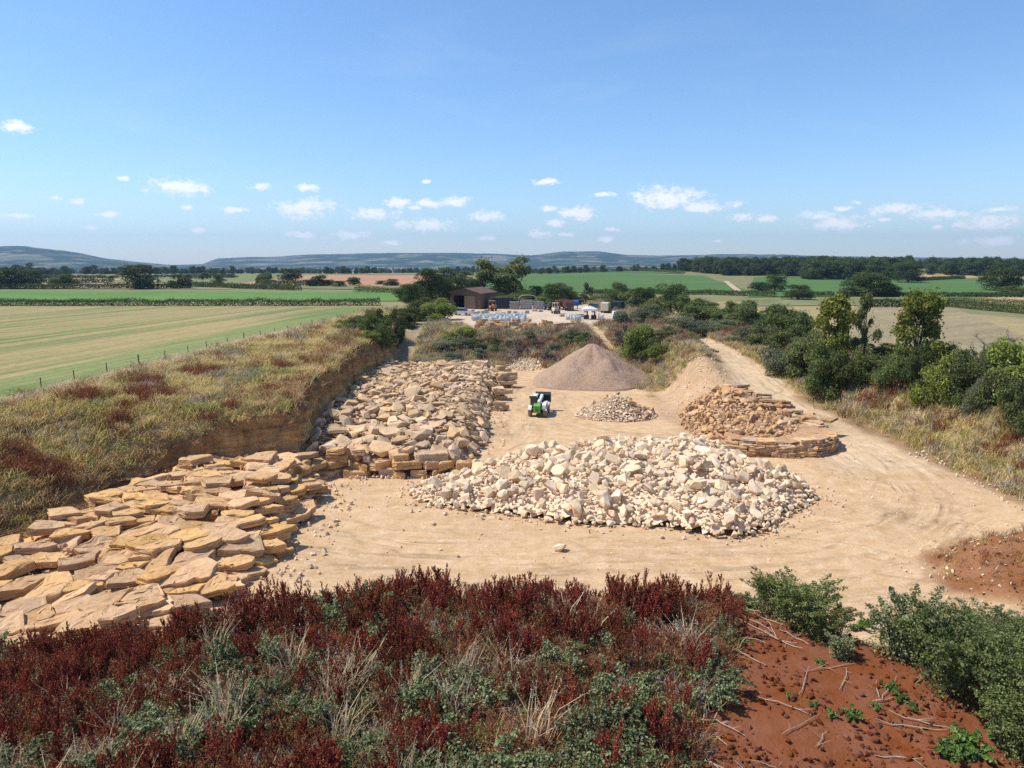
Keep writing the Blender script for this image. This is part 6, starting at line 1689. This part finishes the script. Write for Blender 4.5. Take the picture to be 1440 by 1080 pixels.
def barn():
    t = place('stone_barn', 'brown clad barn with a shallow roof and dark open doorway', 'barn', 655, 189, -R(20))
    W, Dp, E, Rg = 8.6, 11, 4.2, 5.4
    m = MB(); hx = W / 2
    corr(m, 1.0, 0, 3.5, 0, 5); v = m.v[-1]; v[:, 0] += -hx + .5
    corr(m, W - 4.0, 0, 3.5, 0, 22); v = m.v[-1]; v[:, 0] += (hx + (-hx + 4.0)) / 2
    m.prism([(-hx, 3.5), (hx, 3.5), (hx, E), (0, Rg), (-hx, E)], -.06, .06, 0, 'y')
    corr(m, Dp, 0, E, 0, 50, 'y'); v = m.v[-1]; v[:, 0] = hx - v[:, 0]; v[:, 1] += Dp / 2
    corr(m, Dp, 0, E, 0, 50, 'y'); v = m.v[-1]; v[:, 0] += -hx; v[:, 1] += Dp / 2
    m.prism([(-hx, 0), (hx, 0), (hx, E), (0, Rg), (-hx, E)], Dp - .05, Dp + .07, 0, 'y')
    w = part('wall', m.mesh('wall', [M_brown]), t)
    m = MB()
    for s in (-1, 1):
        a = (s * (hx + .4), E - .16); b = (0, Rg + .03)
        n = 40
        for i in range(n):
            y0 = -.5 + (Dp + 1) * i / n; k = .04 * (i % 2)
            m.prism([(a[0], a[1] + k), (b[0], b[1] + k), (b[0], b[1] + k + .07), (a[0], a[1] + k + .07)], y0, y0 + (Dp + 1) / n + .01, 0, 'y')
    rf = part('roof', m.mesh('roof', [M_broof]), t)
    m = MB(); m.tube([(0, -.55, Rg + .15), (0, Dp + .55, Rg + .15)], .12, 6); part('ridge', m.mesh('ridge', [M_broof]), rf)
    m = MB(); m.box((-hx + .98, -.03, 1.75), (.14, .16, 3.5)); m.box((-hx + 4.02, -.03, 1.75), (.14, .16, 3.5)); m.box((-hx + 2.5, -.03, 3.57), (3.18, .16, .14)); part('door_frame', m.mesh('door_frame', [M_dk_]), t)
    m = MB(); m.box((-hx + 5.6, -.14, 1.75), (3.1, .06, 3.4)); part('sliding_door', m.mesh('sliding_door', [M_brown]), t)
    m = MB(); m.box((hx - 1.2, -.09, 1.0), (.85, .08, 2.0)); part('side_door', m.mesh('side_door', [M_dk_]), t)
barn()
def container(label, px, D, rz, L_, W_, H_, mat, name='shipping_container'):
    t = place(name, label, 'container', px, D, rz)
    m = MB(); corr(m, L_, .15, H_, -W_ / 2, int(L_ / .28)); corr(m, L_, .15, H_, W_ / 2 - .06, int(L_ / .28)); m.box((0, 0, .1), (L_, W_, .12)); m.box((L_ / 2 - .03, 0, H_ / 2 + .1), (.06, W_ - .14, H_ - .1))
    part('body', m.mesh('body', [mat]), t)
    m = MB(); m.box((0, 0, H_ + .04), (L_ + .04, W_ + .04, .08)); part('roof', m.mesh('roof', [mat]), t)
    for s in (-1, 1):
        m = MB(); m.box((-L_ / 2 - .02, s * W_ / 4, H_ / 2 + .08), (.06, W_ / 2 - .04, H_ - .2)); m.tube([(-L_ / 2 - .07, s * .2, .2), (-L_ / 2 - .07, s * .2, H_)], .025, 5); part('door', m.mesh('door', [mat]), t)
container('long dark steel container right of the brown barn', 705, 190, 0, 6.3, 2.4, 2.9, M_navy)
container('dark blue container behind the white bags at the right of the yard', 868, 176, R(70), 4.0, 2.6, 2.6, M_navy)
def trailer():
    t = place('box_trailer', 'cream box trailer parked left of the dark blue container', 'trailer', 851, 174, R(75))
    m = MB(); m.box((0, 0, 1.55), (3.2, 1.9, 2.0), 0, bev=.12); part('body', m.mesh('body', [M_cream]), t)
    m = MB(); m.box((-1.62, 0, 1.5), (.04, 1.6, 1.7)); part('rear_door', m.mesh('rear_door', [M_cream]), t)
    m = MB(); m.box((0, 0, .5), (3.1, 1.2, .14)); m.tube([(1.5, 0, .5), (2.5, 0, .45)], .05, 6); part('chassis', m.mesh('chassis', [M_black]), t)
    for x in (-.4, .4):
        for s in (-1, 1):
            m = MB(); m.wheel((0, 0, 0), .33, .2, 0, 16, 'y'); w = part('wheel', m.mesh('wheel', [M_black]), t); w.location = (x, s * .9, .33)
trailer()
def bays():
    t = place('block_bay', 'grey concrete block bays with rust stains behind the yard', 'storage bay', 746, 187, 0)
    for i, (x, w, h) in enumerate([(-4.2, 2.6, 2.1), (-1.2, 3.2, 2.6), (2.0, 3.0, 2.2), (4.6, 2.0, 1.6)]):
        m = MB(); n = int(w / .8)
        for r in range(int(h / .42)):
            for c in range(n): m.box((x - w / 2 + (c + .5) * w / n + (.12 if r % 2 else -.05), .2 * math.sin(i * 2 + r), .21 + r * .42), (w / n - .03, .5, .40), 0, bev=.03)
        part('block_wall', m.mesh('block_wall', [M_conc]), t)
    t2 = place('hoop_frame', 'bent steel hoop standing over the grey block bays', 'frame', 742, 188.5, 0)
    t2.location.z += 1.0
    for dy in (0, 1.2):
        m = MB(); m.tube([(-2.4, dy, 0), (-2.4, dy, 1.9)] + [(-1.9 * math.cos(a) - .5 * math.cos(a), dy, 1.9 + .75 * math.sin(a)) for a in np.linspace(.2, math.pi - .2, 9)] + [(2.4, dy, 1.9), (2.4, dy, 0)], .08, 6); part('hoop', m.mesh('hoop', [M_conc]), t2)
bays()
def wheels4(t, xs, ys, r, w, mat):
    for x in xs:
        for y in ys:
            m = MB(); m.wheel((0, 0, 0), r, w, 0, 18); q = part('wheel', m.mesh('wheel', [mat]), t); q.location = (x, y, r)
            m = MB(); m.wheel((0, 0, 0), r * .5, w * 1.06, 0, 12); part('rim', m.mesh('rim', [M_conc]), q)
def lorry(label, px, D, rz, mat):
    t = place('tipper_lorry', label, 'lorry', px, D, rz, 'lorries parked at the back of the yard')
    m = MB(); m.prism([(-2.9, .7), (-2.9, 2.1), (-2.6, 2.75), (-1.4, 2.75), (-1.4, .7)], -1.1, 1.1, 0); c = part('cab', m.mesh('cab', [mat]), t)
    m = MB(); m.add([(-1.0, -2.93, 1.65), (1.0, -2.93, 1.65), (.92, -2.66, 2.62), (-.92, -2.66, 2.62)], [(0, 1, 2, 3)]); m.box((0, -2.92, 1.2), (1.2, .06, .3)); part('windscreen', m.mesh('windscreen', [M_glass]), c)
    for s in (-1, 1): m = MB(); m.box((s * .85, -2.93, .9), (.25, .05, .16)); part('headlight', m.mesh('headlight', [M_white]), c)
    m = MB(); m.box((0, .9, 1.1), (2.2, 4.2, .16)); [m.box((s * 1.1, .9, 1.75), (.08, 4.2, 1.3)) for s in (-1, 1)]; m.box((0, -1.2, 1.9), (2.2, .08, 1.6)); m.box((0, 3.0, 1.75), (2.2, .08, 1.3)); part('tipper_body', m.mesh('tipper_body', [mat]), t)
    m = MB(); m.box((0, .3, .75), (.9, 5.8, .25)); part('chassis', m.mesh('chassis', [M_black]), t)
    wheels4(t, (-.95, .95), (-2.1, 1.6), .48, .32, M_black)
lorry('dark red tipper lorry on the left of the parked pair', 789.5, 188, R(8), M_dred); lorry('dark red tipper lorry on the right of the parked pair', 798.5, 183, R(4), M_dred)
def dumper():
    t = place('site_dumper', 'dark brown site dumper in front of the grey block bays', 'dumper', 773, 184, R(20))
    m = MB(); m.prism([(-2.2, 1.0), (-2.5, 2.0), (-.3, 2.0), (-.6, .9)], -.95, .95, 0); part('skip', m.mesh('skip', [M_dk_]), t)
    m = MB(); m.box((0, .7, .95), (1.2, 2.6, .7), 0, bev=.08); m.tube([(-.6, .5, 1.2), (-.6, .5, 2.7), (.6, .5, 2.7), (.6, .5, 1.2)], .06, 6); part('chassis', m.mesh('chassis', [M_dk_]), t)
    wheels4(t, (-.9, .9), (-1.2, 1.3), .6, .4, M_black)
dumper()
def forklift(label, px, D, rz, mat, boom=False):
    t = place('forklift_truck', label, 'forklift', px, D, rz)
    m = MB(); m.box((0, .2, .85), (1.3, 2.2, .9), 0, bev=.12); m.box((0, 1.2, 1.0), (1.25, .5, 1.1), 0, bev=.15); part('body', m.mesh('body', [mat]), t)
    m = MB(); [m.tube([(x, y, 1.2), (x * .95, y * .9, 2.5)], .05, 6) for x in (-.58, .58) for y in (-.7, .8)]; m.box((0, 0, 2.55), (1.3, 1.7, .1), 0, bev=.03); part('overhead_guard', m.mesh('overhead_guard', [mat]), t)
    m = MB(); [m.box((x, -1.15, 1.6), (.14, .16, 3.0)) for x in (-.4, .4)]; [m.box((0, -1.15, z), (.8, .12, .12)) for z in (.5, 1.6, 3.0)]; part('mast', m.mesh('mast', [M_dk_]), t)
    for x in (-.35, .35): m = MB(); m.box((x, -1.85, .25), (.14, 1.2, .06)); part('fork', m.mesh('fork', [M_dk_]), t)
    wheels4(t, (-.62, .62), (-.7, 1.0), .4, .3, M_black)
forklift('cream forklift in the open middle of the yard', 781.5, 171, R(15), M_cream); forklift('orange forklift beside the barn', 692, 181, R(-25), M_orange)
def tank():
    t = place('water_tank', 'blue water tank on a stand at the back of the yard', 'tank', 808, 190, 0)
    m = MB(); m.wheel((0, 0, 1.55), .8, 2.2, 0, 20); part('tank', m.mesh('tank', [M_blue]), t)
    m = MB(); [m.box((x, 0, .4), (.12, 1.1, .8)) for x in (-.7, .7)]; part('stand', m.mesh('stand', [M_dk_]), t)
tank()
def car(label, px, D, rz, mat):
    t = place('parked_car', label, 'car', px, D, rz)
    m = MB(); m.prism([(-2.15, .35), (-2.2, .8), (-1.95, .98), (-.95, 1.05), (-.9, .35)], -.86, .86, 0); m.prism([(-.95, .35), (-.95, 1.05), (1.9, 1.05), (2.15, .95), (2.2, .35)], -.88, .88, 0)
    b = part('body', m.mesh('body', [mat]), t)
    m = MB(); m.prism([(-.45, 1.62), (-.35, 1.68), (1.6, 1.68), (1.85, 1.62)], -.66, .66, 0); part('roof', m.mesh('roof', [mat]), t)
    m = MB(); m.prism([(-1.1, 1.055), (-.45, 1.62), (1.85, 1.62), (2.05, 1.055)], -.72, .72, 0); part('window', m.mesh('window', [M_glass]), t)
    for s in (-1, 1): m = MB(); m.box((s * .62, -2.18, .72), (.34, .06, .14), 0, bev=.02); part('headlight', m.mesh('headlight', [M_white]), t)
    wheels4(t, (-.8, .8), (-1.35, 1.35), .36, .22, M_black)
car('dark blue car parked at the yard entrance', 836, 184, R(25), M_carb); car('silver car parked in front of the barn doorway', 651, 166, R(65), M_cars)
def canopy():
    t = place('work_canopy', 'white canvas canopy over machinery on the right of the yard', 'canopy', 829, 154, R(4))
    m = MB(); V = []
    for i in range(9):
        for j in range(7):
            x = -1.7 + 3.4 * i / 8; y = -1.4 + 2.8 * j / 6; k = max(abs(x) / 1.7, abs(y) / 1.4); V.append((x, y, 2.2 + .75 * (1 - k) + .05 * math.sin(i * 2 + j)))
    F = [(i * 7 + j, i * 7 + 7 + j, i * 7 + 8 + j, i * 7 + j + 1) for i in range(8) for j in range(6)]
    m.add(V, F); m.prism([(-1.7, 1.95), (1.7, 1.95), (1.7, 2.22), (-1.7, 2.22)], -1.43, -1.40, 0, 'y'); part('canopy_top', m.mesh('canopy_top', [M_can]), t)
    for x in (-1.65, 1.65):
        for y in (-1.35, 1.35): m = MB(); m.tube([(x, y, 0), (x, y, 2.2)], .04, 6); part('post', m.mesh('post', [M_conc]), t)
    for k, (dx, lab) in enumerate([(-.7, 'dark stone saw under the left half of the canopy'), (.9, 'dark stone saw under the right half of the canopy')]):
        s = place('stone_saw', lab, 'saw', 829, 154, 0); s.location.x += dx
        m = MB(); m.box((0, 0, .45), (1.1, .8, .9), 0, bev=.06); part('bench', m.mesh('bench', [M_dk_]), s)
        m = MB(); m.box((.2, .2, 1.3), (.3, .3, .9), 0, bev=.05); m.box((-.1, .05, 1.6), (.8, .25, .25), 0, bev=.05); part('head', m.mesh('head', [M_dred]), s)
        m = MB(); m.wheel((0, 0, 0), .35, .03, 0, 20); q = part('blade', m.mesh('blade', [M_conc]), s); q.location = (-.35, -.1, 1.25)
canopy()
# bulk bags
def bag_mesh(seed, mat):
    rg = np.random.default_rng(seed); mb = MB(); n = 16; V = []
    for z, k in [(0, .92), (.12, 1.02), (.45, 1.08), (.75, 1.04), (.92, .9), (1.0, .6), (.93, .25)]:
        for i in range(n):
            a = 2 * math.pi * i / n; r = .46 / max(abs(math.cos(a)), abs(math.sin(a))) ** .75 * k * (1 + rg.normal() * .03)
            V.append((r * math.cos(a), r * math.sin(a), z + rg.normal() * .02))
    F = [(r * n + i, r * n + (i + 1) % n, r * n + n + (i + 1) % n, r * n + n + i) for r in range(6) for i in range(n)] + [tuple(range(6 * n, 7 * n))]
    mb.add(V, F)
    for sx in (-1, 1):
        for sy in (-1, 1): mb.tube([(sx * .4, sy * .4, .85), (sx * .36, sy * .3, 1.25), (sx * .3, sy * .4, .88)], .03, 4)
    return mb.mesh('bulk_bag', [mat], False)
BG = [bag_mesh(i, M_bag) for i in range(4)]; BW = [bag_mesh(9 + i, M_bagw) for i in range(2)]
def bag(px, D, label, vs, s=1.0, dz=0, group='bulk bags of stone in the yard'):
    x = at(px, D); o = obj('bulk_bag', vs[int(rng.integers(len(vs)))]); o.location = (x, D, Hs(x, D) + dz); o.rotation_euler = (0, 0, rng.normal() * .3); o.scale = (s, s, s * rng.uniform(.9, 1.12))
    tag(o, label, 'bulk bag', group)
for r in range(6):
    D = 146 + r * 2.3
    for c in range(12):
        px = 664 + c * 6.3 + r * 1.0 + rng.normal() * 1.0
        if c < 3 and r < 2 and rng.random() < .6: continue
        bag(px, D + rng.normal() * .3, f"pale grey bulk bag in the {['front', 'second', 'third', 'fourth', 'fifth', 'back'][r]} row, {'left' if c < 4 else 'middle' if c < 8 else 'right'} third of the bag rows", BG, rng.uniform(.92, 1.1))
for i, (px, D) in enumerate([(799, 152), (804, 152.5), (809, 152), (814, 151.5), (801, 155), (807, 155), (812, 154.5), (805, 150), (810, 149.6)]): bag(px, D, f"grey bulk bag of the {'front' if D < 151 else 'middle' if D < 153 else 'back'} row just left of the white canopy", BG)
bag(845.5, 153, 'single white bulk bag standing right of the canopy', BW, 1.25)
for i, (px, D, dz) in enumerate([(862, 150, 0), (867, 150.5, 0), (871.5, 151, 0), (864.5, 150.2, 1.0), (869, 150.8, 1.0), (861, 141, 0), (866, 141, 0), (871, 141.5, 0), (858, 138, 0), (864, 138.5, .9), (869, 141, .95)]): bag(px, D, f"clean white bag {'on top' if dz else 'at the base'} of the {'far' if D > 145 else 'near'} white bag stack by the scrub", BW, 1.05, dz)
# rough blocks and pallets along the yard edge
for i in range(64):
    px = rng.uniform(668, 806); D = rng.uniform(134.5, 140.5); x = at(px, D); z = Hs(x, D); w = rng.uniform(.9, 2.6)
    o = block(rng, x, D, z + (.28 if i < 44 else .85), w, rng.uniform(.7, 1.2), rng.uniform(.4, .8), rng.normal() * .3, '', 'quarried_block', [M_red, M_boul, M_slab][i % 3], .08)
    tag(o, f"{'long' if w > 1.6 else 'short'} {['rusty', 'buff', 'honey'][i % 3]} quarried block on the yard edge, {'below the bag rows' if px < 735 else 'left of the ramp'}, {'upper' if i >= 44 else 'front' if D < 137.5 else 'back'}", 'block', 'quarried blocks along the yard edge')
for i, (px, D) in enumerate([(664, 172), (669, 171), (674, 173), (679, 171), (684, 173), (700, 168), (708, 169), (716, 171), (724, 170), (735, 168), (741, 172), (752, 180), (760, 178), (818, 160), (790, 162)]):
    x = at(px, D); t = thing('stone_pallet', f"pallet of pale dressed stone {'by the barn wall' if px < 690 else 'behind the bag rows' if px < 745 else 'near the block bays' if px < 770 else 'in the open yard'}", 'pallet', (x, D, Hs(x, D)), rng.normal() * .3, 'stone pallets in the yard')
    m = MB(); [m.box((0, yy, .12), (1.1, .12, .04)) for yy in (-.45, -.15, .15, .45)]; [m.box((xx, 0, .05), (.1, 1.0, .1)) for xx in (-.45, 0, .45)]; part('pallet', m.mesh('pallet', [M_wood]), t)
    m = MB(); h = int(rng.integers(2, 5))
    for l in range(h):
        for a in range(3):
            for b in range(2): m.box((-.34 + a * .34, -.24 + b * .48, .25 + l * .2), (.32, .46, .18), 0, bev=.02)
    part('stone_stack', m.mesh('stone_stack', [M_stone_]), t)
